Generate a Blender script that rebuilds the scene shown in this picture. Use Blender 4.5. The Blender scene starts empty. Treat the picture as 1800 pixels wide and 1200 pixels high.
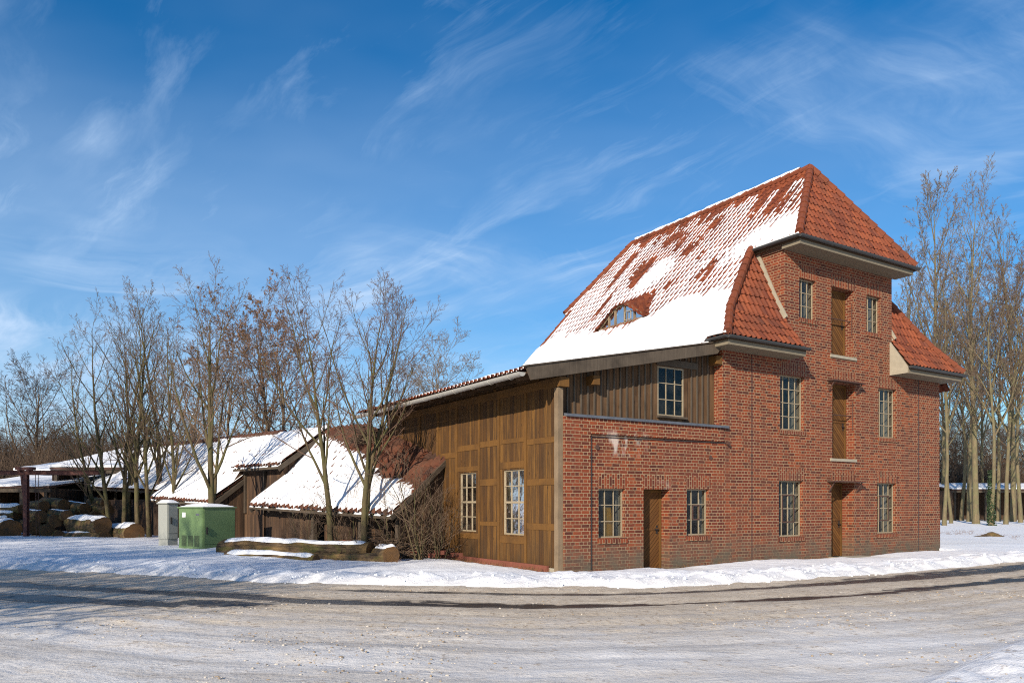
import bpy, bmesh, math, random
import numpy as np
from mathutils import Vector, Matrix, noise as mnoise
sc = bpy.context.scene
COL = sc.collection
R = math.radians
# ------------------------------------------------------------------ helpers
def smooth(x, a, b):
    t = min(1.0, max(0.0, (x - a) / (b - a)))
    return t * t * (3 - 2 * t)
def nz(x, y, z=0.0):
    return mnoise.noise(Vector((x, y, z)))
def hsh(*k):
    return random.Random(hash(tuple(int(v) for v in k))).random()
def tag(o, label=None, cat=None, group=None, kind=None):
    if label: o['label'] = label
    if cat: o['category'] = cat
    if group: o['group'] = group
    if kind: o['kind'] = kind
    return o
def empty(name, loc, rz=0.0, label=None, cat=None, group=None):
    o = bpy.data.objects.new(name, None)
    o.empty_display_size = 0.3
    o.location = loc; o.rotation_euler = (0, 0, rz)
    COL.objects.link(o)
    return tag(o, label, cat, group)
def link(name, me, parent=None):
    o = bpy.data.objects.new(name, me)
    COL.objects.link(o)
    if parent is not None: o.parent = parent
    return o
class MB:
    """collects faces with metre uvs; built as one mesh object"""
    def __init__(s, xf=None):
        s.v = []; s.f = []; s.uv = []; s.mi = []; s.sm = []; s.xf = xf
    def P(s, p):
        s.v.append(tuple(s.xf(*p)) if s.xf else tuple(p)); return len(s.v) - 1
    def face(s, pts, uvs=None, mi=0, sm=False):
        s.f.append([s.P(p) for p in pts])
        if uvs is None:
            a = Vector(pts[1]) - Vector(pts[0]); b = Vector(pts[2]) - Vector(pts[0])
            n = a.cross(b); ax = [abs(c) for c in n]
            if ax[2] >= ax[0] and ax[2] >= ax[1]: uvs = [(p[0], p[1]) for p in pts]
            elif ax[0] >= ax[1]: uvs = [(p[1], p[2]) for p in pts]
            else: uvs = [(p[0], p[2]) for p in pts]
        s.uv.append(uvs); s.mi.append(mi); s.sm.append(sm)
    def box(s, x0, x1, y0, y1, z0, z1, mi=0):
        c = [(x0,y0,z0),(x1,y0,z0),(x1,y1,z0),(x0,y1,z0),(x0,y0,z1),(x1,y0,z1),(x1,y1,z1),(x0,y1,z1)]
        for q in ((0,3,2,1),(4,5,6,7),(0,1,5,4),(1,2,6,5),(2,3,7,6),(3,0,4,7)):
            s.face([c[i] for i in q], mi=mi)
    def prism(s, poly, d, mi=0):
        d = Vector(d); n = len(poly)
        top = [Vector(p) for p in poly]; bot = [p + d for p in top]
        s.face([tuple(p) for p in top], mi=mi); s.face([tuple(p) for p in reversed(bot)], mi=mi)
        for i in range(n):
            j = (i + 1) % n
            s.face([tuple(top[j]), tuple(top[i]), tuple(bot[i]), tuple(bot[j])], mi=mi)
    def bar(s, p0, p1, w, h, up=(0,0,1), mi=0):
        p0 = Vector(p0); p1 = Vector(p1); d = (p1 - p0).normalized()
        u = Vector(up); sd = d.cross(u).normalized(); u = sd.cross(d).normalized()
        c = []
        for p in (p0, p1):
            for a, b in ((-1,-1),(1,-1),(1,1),(-1,1)):
                c.append(tuple(p + sd * (a * w / 2) + u * (b * h / 2)))
        L = (p1 - p0).length
        for q in ((0,1,2,3),(7,6,5,4)):
            s.face([c[i] for i in q], mi=mi)
        for k, q in enumerate(((0,4,5,1),(1,5,6,2),(2,6,7,3),(3,7,4,0))):
            ww = w if k % 2 == 0 else h
            s.face([c[i] for i in q], uvs=[(0,0),(0,L),(ww,L),(ww,0)], mi=mi)
    def tube(s, pts, rad, n=8, mi=0, cap=True, sm=True):
        pts = [Vector(p) for p in pts]
        if not hasattr(rad, '__len__'): rad = [rad] * len(pts)
        rings = []; ref = None; L = 0
        for i, p in enumerate(pts):
            t = (pts[min(i+1, len(pts)-1)] - pts[max(i-1, 0)]).normalized()
            if ref is None:
                ref = Vector((0,0,1)) if abs(t.z) < .9 else Vector((1,0,0))
            a = t.cross(ref).normalized(); b = a.cross(t).normalized(); ref = b
            rings.append([tuple(p + (a*math.cos(2*math.pi*k/n) + b*math.sin(2*math.pi*k/n))*rad[i]) for k in range(n)])
        for i in range(len(rings)-1):
            L2 = L + (pts[i+1]-pts[i]).length
            for k in range(n):
                j = (k+1) % n
                s.face([rings[i][k], rings[i][j], rings[i+1][j], rings[i+1][k]],
                       uvs=[(k/n, L), ((k+1)/n, L), ((k+1)/n, L2), (k/n, L2)], mi=mi, sm=sm)
            L = L2
        if cap:
            s.face(list(reversed(rings[0])), mi=mi); s.face(rings[-1], mi=mi)
    def halfpipe(s, p0, p1, r, mi=0, n=8):
        p0 = Vector(p0); p1 = Vector(p1); d = (p1-p0).normalized()
        sd = d.cross(Vector((0,0,1))).normalized(); up = Vector((0,0,1))
        prof = [(r*math.cos(math.pi+math.pi*k/n), r*math.sin(math.pi+math.pi*k/n)) for k in range(n+1)]
        prof += [(.86*r*math.cos(2*math.pi-math.pi*k/n), .86*r*math.sin(2*math.pi-math.pi*k/n)) for k in range(n+1)]
        r0 = [tuple(p0+sd*a+up*b) for a,b in prof]; r1 = [tuple(p1+sd*a+up*b) for a,b in prof]
        m = len(prof)
        for i in range(m):
            j = (i+1) % m
            s.face([r0[i], r0[j], r1[j], r1[i]], mi=mi, sm=False)
        s.face(r0[:n+1], mi=mi); s.face(list(reversed(r1[:n+1])), mi=mi)
    def build(s, name, mats, parent=None, fixn=False, weld=False):
        me = bpy.data.meshes.new(name)
        me.from_pydata(s.v, [], s.f)
        uvl = me.uv_layers.new(name='UVMap')
        flat = [c for fu in s.uv for u in fu for c in u]
        uvl.data.foreach_set('uv', flat)
        me.polygons.foreach_set('material_index', s.mi)
        me.polygons.foreach_set('use_smooth', s.sm)
        if not isinstance(mats, (list, tuple)): mats = [mats]
        for m in mats: me.materials.append(m)
        if fixn or weld:
            bm = bmesh.new(); bm.from_mesh(me)
            if weld: bmesh.ops.remove_doubles(bm, verts=bm.verts, dist=1e-4)
            if fixn: bmesh.ops.recalc_face_normals(bm, faces=bm.faces)
            bm.to_mesh(me); bm.free()
        me.update()
        return link(name, me, parent)
def part(name, mats, parent, fn, xf=None, **k):
    m = MB(xf); fn(m); return m.build(name, mats, parent, **k)
# ------------------------------------------------------------------ materials
class NT:
    def __init__(s, name):
        s.m = bpy.data.materials.new(name); s.m.use_nodes = True
        s.t = s.m.node_tree; s.t.nodes.clear()
        s.out = s.t.nodes.new('ShaderNodeOutputMaterial')
    def n(s, typ, ins=None, **props):
        nd = s.t.nodes.new('ShaderNode' + typ)
        for k, v in props.items(): setattr(nd, k, v)
        for k, v in (ins or {}).items():
            sk = nd.inputs[k]
            if isinstance(v, bpy.types.NodeSocket): s.t.links.new(v, sk)
            else: sk.default_value = v
        return nd
    def math(s, op, a, b=0.0, c=None, clamp=False):
        ins = {0: a, 1: b}
        if c is not None: ins[2] = c
        return s.n('Math', ins, operation=op, use_clamp=clamp).outputs[0]
    def mix(s, f, a, b, blend='MIX'):
        nd = s.t.nodes.new('ShaderNodeMix'); nd.data_type = 'RGBA'; nd.blend_type = blend
        for k, v in ((0, f), (6, a), (7, b)):
            sk = nd.inputs[k]
            if isinstance(v, bpy.types.NodeSocket): s.t.links.new(v, sk)
            else: sk.default_value = (tuple(v) + (1,))[:4] if k else v
        return nd.outputs[2]
    def ramp(s, f, stops, interp='LINEAR'):
        nd = s.t.nodes.new('ShaderNodeValToRGB'); cr = nd.color_ramp; cr.interpolation = interp
        while len(cr.elements) < len(stops): cr.elements.new(.5)
        for e, (p, c) in zip(cr.elements, stops):
            e.position = p
            e.color = (c, c, c, 1) if not hasattr(c, '__len__') else (tuple(c) + (1,))[:4]
        s.t.links.new(f, nd.inputs[0]); return nd.outputs[0]
    def noise(s, vec, scale, detail=4, rough=.55, dist=0.0, dim='3D'):
        ins = {'Scale': scale, 'Detail': detail, 'Roughness': rough, 'Distortion': dist}
        if vec is not None: ins['Vector'] = vec
        return s.n('TexNoise', ins, noise_dimensions=dim).outputs[0]
    def mapping(s, vec, scale=(1,1,1), rot=(0,0,0), loc=(0,0,0)):
        return s.n('Mapping', {'Vector': vec, 'Scale': scale, 'Rotation': rot, 'Location': loc}).outputs[0]
    def uv(s): return s.n('TexCoord').outputs['UV']
    def obj(s): return s.n('TexCoord').outputs['Object']
    def pos(s): return s.n('NewGeometry').outputs['Position']
    def bump(s, h, strength=.5, dist=.02, normal=None):
        ins = {'Height': h, 'Strength': strength, 'Distance': dist}
        if normal is not None: ins['Normal'] = normal
        return s.n('Bump', ins).outputs[0]
    def finish(s, col, rough=.8, normal=None, metal=0.0, spec=.3, **kw):
        ins = {'Base Color': col if isinstance(col, bpy.types.NodeSocket) else (tuple(col)+(1,))[:4],
               'Roughness': rough, 'Metallic': metal, 'Specular IOR Level': spec}
        if normal is not None: ins['Normal'] = normal
        ins.update(kw)
        b = s.n('BsdfPrincipled', ins)
        s.t.links.new(b.outputs[0], s.out.inputs[0]); return s.m
M = {}
def mat_brick():
    k = NT('brick'); uv = k.uv()
    wob = k.n('TexNoise', {'Vector': uv, 'Scale': 6.0, 'Detail': 2.0}).outputs[1]
    uvw = k.n('VectorMath', {0: uv, 1: k.n('VectorMath', {0: k.n('VectorMath', {0: wob, 1: (.5,.5,.5)}, operation='SUBTRACT').outputs[0], 'Scale': .014}, operation='SCALE').outputs[0]}, operation='ADD').outputs[0]
    def bt(c1, c2, mo, ms):
        b = k.n('TexBrick', {'Vector': uvw, 'Color1': c1+(1,), 'Color2': c2+(1,), 'Mortar': mo+(1,), 'Scale': 1.0,
            'Mortar Size': ms, 'Mortar Smooth': .25, 'Bias': 0.0, 'Brick Width': .25, 'Row Height': .0833})
        b.offset = .5; b.offset_frequency = 2; b.squash = .5; b.squash_frequency = 2
        return b
    b = bt((0,0,0), (1,1,1), (.5,.5,.5), .0070)
    tone = k.ramp(b.outputs[0], [(0,(.060,.016,.009)),(.25,(.125,.026,.010)),(.55,(.195,.038,.012)),(.85,(.26,.056,.016)),(1,(.13,.032,.015))])
    big = k.noise(uv, .55, 5, .6)
    tone = k.mix(k.ramp(big, [(.40,0),(.72,.6)]), tone, (.115,.028,.016))
    stk = k.noise(k.mapping(uv, (1.5,.22,1), loc=(9,4,0)), 1.0, 6, .65)
    tone = k.mix(k.ramp(stk, [(.46,0),(.70,.55)]), tone, (.10,.030,.020))
    fine = k.noise(uv, 60, 3)
    tone = k.mix(k.ramp(fine, [(.4,0),(.75,.35)]), tone, (.08,.03,.025))
    mort = k.mix(k.noise(uv, 3.0, 4), (.19,.13,.075), (.43,.315,.185))
    col = k.mix(b.outputs[1], tone, mort)
    # damp dirt near the ground and a patch of white bloom on the annex
    sx = k.n('SeparateXYZ', {0: uv})
    low = k.math('MULTIPLY', k.ramp(sx.outputs[1], [(.1,1),(.95,0)]), k.ramp(k.noise(uv, 2.2, 5), [(.28,.1),(.6,.95)]))
    col = k.mix(low, col, (.10,.085,.06))
    dx = k.math('ABSOLUTE', k.math('SUBTRACT', sx.outputs[0], 1.9)); dz = k.math('ABSOLUTE', k.math('SUBTRACT', sx.outputs[1], 3.16))
    msk = k.math('MULTIPLY', k.ramp(k.math('DIVIDE', dx, .8), [(.5,1),(1,0)]), k.ramp(k.math('DIVIDE', dz, .36), [(.4,1),(1,0)]))
    st = k.ramp(k.noise(k.mapping(uv, (3.5,1.6,1)), 1.0, 4), [(.50,0),(.62,1)])
    col = k.mix(k.math('MULTIPLY', k.math('MULTIPLY', msk, st), .5), col, (.72,.66,.58))
    h = k.math('ADD', k.math('MULTIPLY', b.outputs[1], -1.0), k.math('MULTIPLY', fine, .35))
    return k.finish(col, .85, k.bump(h, .55, .012))
def mat_tile(name, cols, dark, lich=.35):
    k = NT(name); uv = k.uv()
    fl = k.n('VectorMath', {0: uv}, operation='FLOOR').outputs[0]
    wn = k.n('TexWhiteNoise', {'Vector': fl}, noise_dimensions='2D').outputs[0]
    col = k.ramp(wn, [(0, cols[0]), (.4, cols[1]), (.75, cols[2]), (1, cols[3])])
    p = k.obj()
    col = k.mix(k.ramp(k.noise(p, 1.3, 5, .65), [(.45,0),(.75,lich)]), col, dark)
    col = k.mix(k.ramp(k.noise(p, 22, 3), [(.5,0),(.8,.45)]), col, dark)
    return k.finish(col, .75, k.bump(k.noise(p, 40, 4), .3, .01))
def mat_snow(name='snow', col=(.80,.82,.85), bs=.35):
    k = NT(name); p = k.pos()
    h = k.math('ADD', k.noise(p, 9, 5, .6), k.math('MULTIPLY', k.noise(p, 70, 3), .25))
    c = k.mix(k.noise(p, 2.0, 4), col, tuple(x*.95 for x in col))
    return k.finish(c, .6, k.bump(h, bs, .05), spec=.25)
def mat_boards(name, bw, cols, stain, stain_amt=.7, along=1, knots=True, grey=None, damp=None):
    """vertical boards: per-board tone, grain, knots and damp stains"""
    k = NT(name); uv = k.uv(); sx = k.n('SeparateXYZ', {0: uv}); a, b = sx.outputs[0], sx.outputs[1]
    bi = k.math('FLOOR', k.math('DIVIDE', a, bw))
    rnd = k.n('TexWhiteNoise', {'W': bi}, noise_dimensions='1D').outputs[0]
    col = k.ramp(rnd, [(0,cols[0]),(.5,cols[1]),(1,cols[2])])
    off = k.n('CombineXYZ', {0: a, 1: b, 2: k.math('MULTIPLY', bi, 3.7)}).outputs[0]
    grain = k.noise(k.mapping(off, (45, 1.6, 1)), 1.0, 6, .65, .6)
    col = k.mix(k.ramp(grain, [(.35,0),(.7,.75)]), col, tuple(x*.35 for x in cols[0]))
    if knots:
        kn = k.n('TexVoronoi', {'Vector': k.mapping(off, (7, 2.2, 1)), 'Scale': 1.0}).outputs[0]
        col = k.mix(k.ramp(kn, [(.05,.85),(.13,0)]), col, tuple(x*.18 for x in cols[0]))
    sn = k.noise(k.mapping(off, (7.0,.7,1)), 1.0, 6, .68)
    col = k.mix(k.ramp(sn, [(.42,0),(.68,stain_amt)]), col, stain)
    if damp: col = k.mix(k.math('MULTIPLY', k.ramp(b, [(.15,1),(.75,0)] if False else [(0.0,1),(1.0,.15)]), k.ramp(k.noise(k.mapping(off, (1.6,.55,1), loc=(7,3,0)), 1.0, 5, .6), [(.38,0),(.60,.9)])), col, damp)
    if grey: col = k.mix(k.ramp(k.noise(k.mapping(off, (1.1,1.4,1)), 1.0, 4), [(.4,0),(.65,.8)]), col, grey)
    edge = k.math('ABSOLUTE', k.math('SUBTRACT', k.math('FRACT', k.math('DIVIDE', a, bw)), .5))
    gap = k.ramp(edge, [(.455,0),(.485,1)])
    col = k.mix(k.math('MULTIPLY', gap, .8), col, (.012,.008,.005))
    h = k.math('SUBTRACT', k.math('MULTIPLY', grain, .4), gap)
    return k.finish(col, .82, k.bump(h, .6, .012))
def mat_wood(name, c1, c2, scale=(30,30,1.5), dark=None):
    k = NT(name); p = k.obj()
    uv = k.uv()
    g = k.noise(k.mapping(uv, (28, 1.3, 1)), 1.0, 6, .65, .5)
    col = k.mix(g, c1, c2)
    col = k.mix(k.ramp(k.noise(p, 1.7, 5), [(.45,0),(.7,.6)]), col, dark or tuple(x*.4 for x in c1))
    return k.finish(col, .85, k.bump(g, .4, .01))
def mat_plain(name, col, rough=.6, var=.15, metal=0.0, sc_=6, spec=.4, bs=.1):
    k = NT(name); p = k.obj()
    n = k.noise(p, sc_, 5, .6)
    c = k.mix(n, tuple(x*(1-var) for x in col), tuple(min(1, x*(1+var)) for x in col))
    return k.finish(c, rough, k.bump(k.noise(p, sc_*8, 3), bs, .005), metal, spec)
def mat_glass():
    k = NT('window_glass')
    fr = k.n('Fresnel', {'IOR': 1.5, 'Normal': k.bump(k.noise(k.obj(), 2.5, 2), .05, .05)}).outputs[0]
    tr = k.n('BsdfTransparent', {'Color': (.80,.82,.80,1)})
    gl = k.n('BsdfGlossy', {'Color': (.9,.9,.9,1), 'Roughness': .04, 'Normal': k.bump(k.noise(k.obj(), 2.5, 2), .05, .05)})
    dirt = k.n('BsdfDiffuse', {'Color': (.25,.24,.2,1)})
    mx = k.n('MixShader', {0: k.math('MULTIPLY', fr, .85), 1: tr.outputs[0], 2: gl.outputs[0]})
    m2 = k.n('MixShader', {0: k.ramp(k.noise(k.obj(), 3.0, 5), [(.45,.0),(.8,.09)]), 1: mx.outputs[0], 2: dirt.outputs[0]})
    k.t.links.new(m2.outputs[0], k.out.inputs[0]); return k.m
def mat_bark(name, c1, c2, moss=None, sc_=14):
    k = NT(name); p = k.obj()
    n = k.noise(k.mapping(p, (1,1,.25)), sc_, 5, .65)
    col = k.mix(k.ramp(n, [(.3,0),(.7,1)]), c1, c2)
    if moss: col = k.mix(k.ramp(k.noise(p, 1.6, 4), [(.42,0),(.62,.75)]), col, moss)
    return k.finish(col, .9, k.bump(n, .7, .03))
M['brick'] = mat_brick()
M['tile'] = mat_tile('roof_tile', [(.105,.024,.011),(.175,.041,.015),(.220,.056,.020),(.135,.037,.019)], (.05,.022,.014), .6)
M['old_tile'] = mat_tile('old_roof_tile', [(.085,.030,.018),(.14,.046,.023),(.125,.055,.034),(.065,.032,.023)], (.04,.026,.017), .7)
M['snow'] = mat_snow()
M['snow_roof'] = mat_snow('roof_snow', (.80,.81,.83), .3)
M['grey_boards'] = mat_boards('weathered_boards', .21, [(.085,.042,.017),(.135,.068,.028),(.19,.102,.045)], (.022,.013,.007), .75, grey=(.125,.070,.034))
M['ochre_boards'] = mat_boards('ochre_boards', .17, [(.092,.040,.009),(.150,.068,.014),(.205,.098,.021)], (.038,.019,.008), .9, damp=(.050,.030,.014))
M['ochre_wood'] = mat_wood('ochre_wood', (.085,.038,.009), (.175,.083,.018), dark=(.05,.025,.009))
M['shed_boards'] = mat_boards('dark_shed_boards', .16, [(.055,.032,.020),(.10,.055,.03),(.15,.085,.045)], (.02,.014,.010), .7)
M['old_wood'] = mat_wood('weathered_beam', (.040,.029,.020), (.125,.097,.070))
M['grey_wood'] = mat_wood('grey_post_wood', (.135,.095,.058), (.26,.19,.12))
M['soffit_wood'] = mat_wood('soffit_wood', (.05,.028,.014), (.10,.056,.026))
M['door_boards'] = mat_boards('door_boards', .115, [(.12,.048,.012),(.17,.070,.016),(.21,.092,.022)], (.065,.030,.010), .6, knots=False)
M['concrete'] = mat_plain('concrete', (.30,.265,.20), .9, .25, bs=.4)
M['fascia'] = mat_plain('eave_boarding', (.17,.142,.098), .8, .2)
M['plaster'] = mat_plain('inner_plaster', (.62,.57,.46), .9, .15)
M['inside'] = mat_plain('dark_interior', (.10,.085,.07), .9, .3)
M['lead'] = mat_plain('lead_flashing', (.10,.11,.13), .6, .5, .2, 5, bs=.3)
M['zinc'] = mat_plain('zinc_gutter', (.40,.38,.34), .5, .2, .25)
M['gutter_dark'] = mat_plain('dark_gutter', (.055,.055,.055), .5, .3, .3)
M['frame'] = mat_plain('window_paint', (.29,.235,.155), .6, .25, sc_=12)
M['rust'] = mat_plain('rusty_iron', (.07,.035,.025), .8, .4)
M['red_steel'] = mat_plain('red_oxide_steel', (.11,.036,.026), .65, .3)
M['green'] = mat_plain('green_cabinet_paint', (.115,.185,.078), .5, .06, sc_=2, bs=.03)
M['grey_paint'] = mat_plain('grey_cabinet_paint', (.27,.28,.255), .55, .08, sc_=2, bs=.03)
M['black'] = mat_plain('black_plastic', (.02,.02,.02), .5, .2)
M['white'] = mat_plain('white_sticker', (.75,.75,.72), .5, .05)
M['yellow'] = mat_plain('yellow_paint', (.62,.30,.015), .5, .1)
M['redbrick'] = mat_plain('red_plinth', (.17,.055,.034), .85, .35, sc_=8)
M['glass'] = mat_glass()
M['bark_olive'] = mat_bark('olive_bark', (.048,.036,.020), (.125,.093,.047), (.078,.078,.027))
M['bark_brown'] = mat_bark('brown_bark', (.085,.06,.04), (.18,.13,.08))
M['twig'] = mat_bark('twig_bark', (.095,.064,.042), (.165,.11,.072), sc_=4)
M['twig_red'] = mat_bark('reddish_twig_bark', (.095,.058,.040), (.165,.10,.068), sc_=4)
M['twig_far'] = mat_bark('far_twig_bark', (.055,.037,.026), (.105,.070,.046), sc_=2)
M['twig_pale'] = mat_bark('pale_twig_bark', (.13,.10,.075), (.20,.155,.115), sc_=3)
M['bark_pale'] = mat_bark('pale_poplar_bark', (.085,.068,.042), (.20,.155,.085), (.13,.125,.06), 8)
M['dry_leaf'] = mat_plain('dry_leaf', (.17,.085,.035), .8, .35, sc_=3)
M['ivy'] = mat_plain('ivy_leaf', (.025,.045,.015), .6, .4, sc_=4)
def mat_logbark():
    k = NT('log_bark'); uv = k.uv()
    rib = k.noise(k.mapping(uv, (16, 2.2, 1)), 1.0, 6, .65, .8); big = k.noise(k.mapping(uv, (2.2, .9, 1)), 1.0, 5, .6)
    col = k.mix(k.ramp(rib, [(.36,0),(.66,1)]), (.018,.012,.008), (.15,.10,.055))
    col = k.mix(k.ramp(big, [(.42,0),(.6,.7)]), col, (.25,.155,.06))
    col = k.mix(k.ramp(k.noise(k.mapping(uv, (3, 1.4, 1), loc=(4,2,0)), 1.0, 5, .65), [(.5,0),(.62,.7)]), col, (.10,.095,.025))
    return k.finish(col, .92, k.bump(rib, 1.0, .05))
M['log_bark'] = mat_logbark()
def mat_logend():
    k = NT('log_end'); uv = k.uv()
    r = k.n('VectorMath', {0: uv}, operation='LENGTH').outputs['Value']
    ring = k.n('TexWave', {'Vector': k.n('CombineXYZ', {0: r}).outputs[0], 'Scale': 9.0, 'Distortion': 2.5, 'Detail': 3.0}).outputs[1]
    col = k.mix(ring, (.085,.042,.015), (.17,.09,.034))
    col = k.mix(k.ramp(k.noise(k.obj(), 4, 5), [(.4,0),(.7,.8)]), col, (.08,.05,.03))
    return k.finish(col, .85, k.bump(ring, .3, .01))
M['log_end'] = mat_logend()
# ------------------------------------------------------------------ camera, light, sky
F, HZ, EYE = 1357.0, 886.0, 1.65
cd = bpy.data.cameras.new('camera'); cam = bpy.data.objects.new('camera', cd); COL.objects.link(cam)
cam.location = (0, 0, EYE); cam.rotation_euler = (R(90), 0, 0)
cd.sensor_width = 36; cd.lens = 36*F/1800; cd.shift_y = (HZ-600)/1800; cd.clip_end = 3000
sc.camera = cam
SUN_DIR = Vector((.505, 1.068, -.50)).normalized()
sl = bpy.data.lights.new('sun', 'SUN'); sl.energy = 5.0; sl.angle = R(.53); sl.color = (1, .885, .73)
so = bpy.data.objects.new('sun', sl); COL.objects.link(so)
so.rotation_euler = SUN_DIR.to_track_quat('-Z', 'Y').to_euler(); so.location = (-20, -40, 30)
def make_world():
    w = bpy.data.worlds.new('World'); sc.world = w; w.use_nodes = True
    t = w.node_tree; t.nodes.clear()
    class W(NT):
        def __init__(s): s.t = t
    k = W()
    sky = k.n('TexSky', sky_type='NISHITA')
    sky.sun_disc = False; sky.sun_elevation = math.asin(-SUN_DIR.z)
    sky.sun_rotation = math.atan2(-SUN_DIR.x, -SUN_DIR.y)
    sky.air_density = 1.0; sky.dust_density = .4; sky.ozone_density = 2.6
    hs = k.n('HueSaturation', {'Color': sky.outputs[0], 'Saturation': 1.62, 'Hue': .503, 'Value': 1.10}).outputs[0]
    d = k.n('TexCoord').outputs['Generated']
    sp = k.n('SeparateXYZ', {0: d})
    zz = k.math('ADD', k.math('MAXIMUM', sp.outputs[2], 0.0), .16)
    q = k.n('CombineXYZ', {0: k.math('DIVIDE', sp.outputs[0], zz), 1: k.math('DIVIDE', sp.outputs[1], zz), 2: 0.0}).outputs[0]
    def layer(rot, loc, sx, sy, wamp, lo, hi, mlo, mhi, mloc, mscale=.8):
        warp = k.n('TexNoise', {'Vector': k.mapping(q, (1,1,1), loc=loc), 'Scale': .55, 'Detail': 4.0, 'Roughness': .55}).outputs[1]
        wv = k.n('VectorMath', {0: k.n('VectorMath', {0: warp, 1: (.5,.5,.5)}, operation='SUBTRACT').outputs[0], 'Scale': wamp}, operation='SCALE').outputs[0]
        qr = k.mapping(k.n('VectorMath', {0: q, 1: wv}, operation='ADD').outputs[0], (1,1,1), (0,0,R(rot)))
        fib = k.noise(k.mapping(qr, (sx,sy,1), loc=loc), 1.0, 10, .64, .25)
        fine = k.noise(k.mapping(qr, (sx*4,sy*5,1), loc=loc), 1.0, 6, .62, .4)
        mask = k.noise(k.mapping(q, (mscale,)*3, loc=mloc), 1.0, 4, .55)
        a = k.math('MULTIPLY', k.ramp(fib, [(lo,0),(hi,1)]), k.ramp(mask, [(mlo,.0),(mhi,1)]))
        return k.math('MULTIPLY', a, k.ramp(fine, [(.28,.25),(.72,1.2)]))
    a1 = layer(44, (3.1,1.7,0), .55, 2.3, .8, .47, .74, .44, .60, (5.2,2.3,0))
    a3 = layer(-30, (8.4,4.4,0), .5, 1.7, 1.5, .50, .78, .47, .62, (1.3,7.1,0), 1.0)
    a4 = layer(47, (1.6,9.7,0), 1.0, 5.0, .8, .52, .76, .42, .60, (9.2,6.3,0), 1.2)
    veil = k.math('MULTIPLY', k.ramp(k.noise(k.mapping(q, (.5,.7,1), loc=(2.4,3.3,0)), 1.0, 5, .55), [(.38,0),(.70,1)]), .25)
    hz = k.math('MULTIPLY', k.ramp(sp.outputs[2], [(.0,1),(.50,0)]), k.ramp(k.math('ADD', k.math('MULTIPLY', sp.outputs[0], -.9), .5), [(.0,.12),(.9,1)]))
    a2 = k.math('ADD', k.math('MULTIPLY', a1, 1.1), k.math('MULTIPLY', a3, 1.05))
    a2 = k.math('ADD', a2, k.math('MULTIPLY', a4, .7))
    a2 = k.math('ADD', k.math('ADD', a2, veil), k.math('MULTIPLY', hz, .62), clamp=True)
    a2 = k.math('MAXIMUM', a2, k.ramp(sp.outputs[2], [(.0,.9),(.14,0)]))
    cl = k.mix(k.math('MULTIPLY', a2, .92), hs, (4.6,6.1,8.2))
    bg = k.n('Background', {'Color': cl, 'Strength': .092})
    out = t.nodes.new('ShaderNodeOutputWorld'); t.links.new(bg.outputs[0], out.inputs[0])
make_world()
sc.view_settings.view_transform = 'Standard'; sc.view_settings.look = 'None'
sc.view_settings.exposure = 0.42; sc.view_settings.gamma = 1.0
sc.cycles.use_denoising = False; sc.cycles.filter_width = 1.1; sc.cycles.sample_clamp_indirect = 4.0; sc.cycles.max_bounces = 6; sc.cycles.transparent_max_bounces = 12
# ------------------------------------------------------------------ building frame
CX, CY = 1.217, 18.35
ANG = math.atan2(1357, 2129)
UX, UY = math.cos(ANG), math.sin(ANG)
mill = empty('brick_mill', (CX, CY, 0), ANG, 'tall red brick mill with tiled hipped roof half covered in snow', 'mill')
hall = empty('timber_hall', (CX, CY, 0), ANG, 'ochre timber-clad hall with long zinc gutter joined to the brick mill', 'hall')

def facade(a, b, c): return (a, c, b)                 # along the front, up, inward
def side_wall(s0): return lambda a, b, c: (s0 + c, a, b)
def wall(mb, lin, a0, a1, b0, b1, thick, ops=(), bands=(), c0=0.0):
    """wall sheet with openings (a0,a1,b0,b1,reveal); bands = soldier courses"""
    A = sorted({a0, a1, *[x for o in list(ops)+list(bands) for x in o[:2]]}); A = [x for x in A if a0 <= x <= a1]
    B = sorted({b0, b1, *[x for o in list(ops)+list(bands) for x in o[2:4]]}); B = [x for x in B if b0 <= x <= b1]
    for i in range(len(A)-1):
        for j in range(len(B)-1):
            ca, cb = (A[i]+A[i+1])/2, (B[j]+B[j+1])/2
            if any(o[0] < ca < o[1] and o[2] < cb < o[3] for o in ops): continue
            P = [(A[i],B[j],c0),(A[i+1],B[j],c0),(A[i+1],B[j+1],c0),(A[i],B[j+1],c0)]
            if any(o[0] < ca < o[1] and o[2] < cb < o[3] for o in bands):
                uv = [(p[1]-b0+.11, p[0]) for p in P]
            else: uv = [(p[0], p[1]) for p in P]
            mb.face(P, uv)
            if lin: lin.face([(p[0],p[1],thick) for p in reversed(P)], [(p[0],p[1]) for p in reversed(P)])
    for o in ops:
        x0,x1,y0,y1,d = o
        for (m, ca, cb) in ((mb, c0, d), (lin, d, thick)):
            if not m or cb - ca < 1e-3: continue
            m.face([(x0,y0,ca),(x0,y1,ca),(x0,y1,cb),(x0,y0,cb)], [(ca,y0),(ca,y1),(cb,y1),(cb,y0)])
            m.face([(x1,y0,cb),(x1,y1,cb),(x1,y1,ca),(x1,y0,ca)], [(cb,y0),(cb,y1),(ca,y1),(ca,y0)])
            m.face([(x0,y1,ca),(x1,y1,ca),(x1,y1,cb),(x0,y1,cb)], [(ca,x0),(ca,x1),(cb,x1),(cb,x0)])
            m.face([(x0,y0,cb),(x1,y0,cb),(x1,y0,ca),(x0,y0,ca)], [(cb,x0),(cb,x1),(ca,x1),(ca,x0)])
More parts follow.
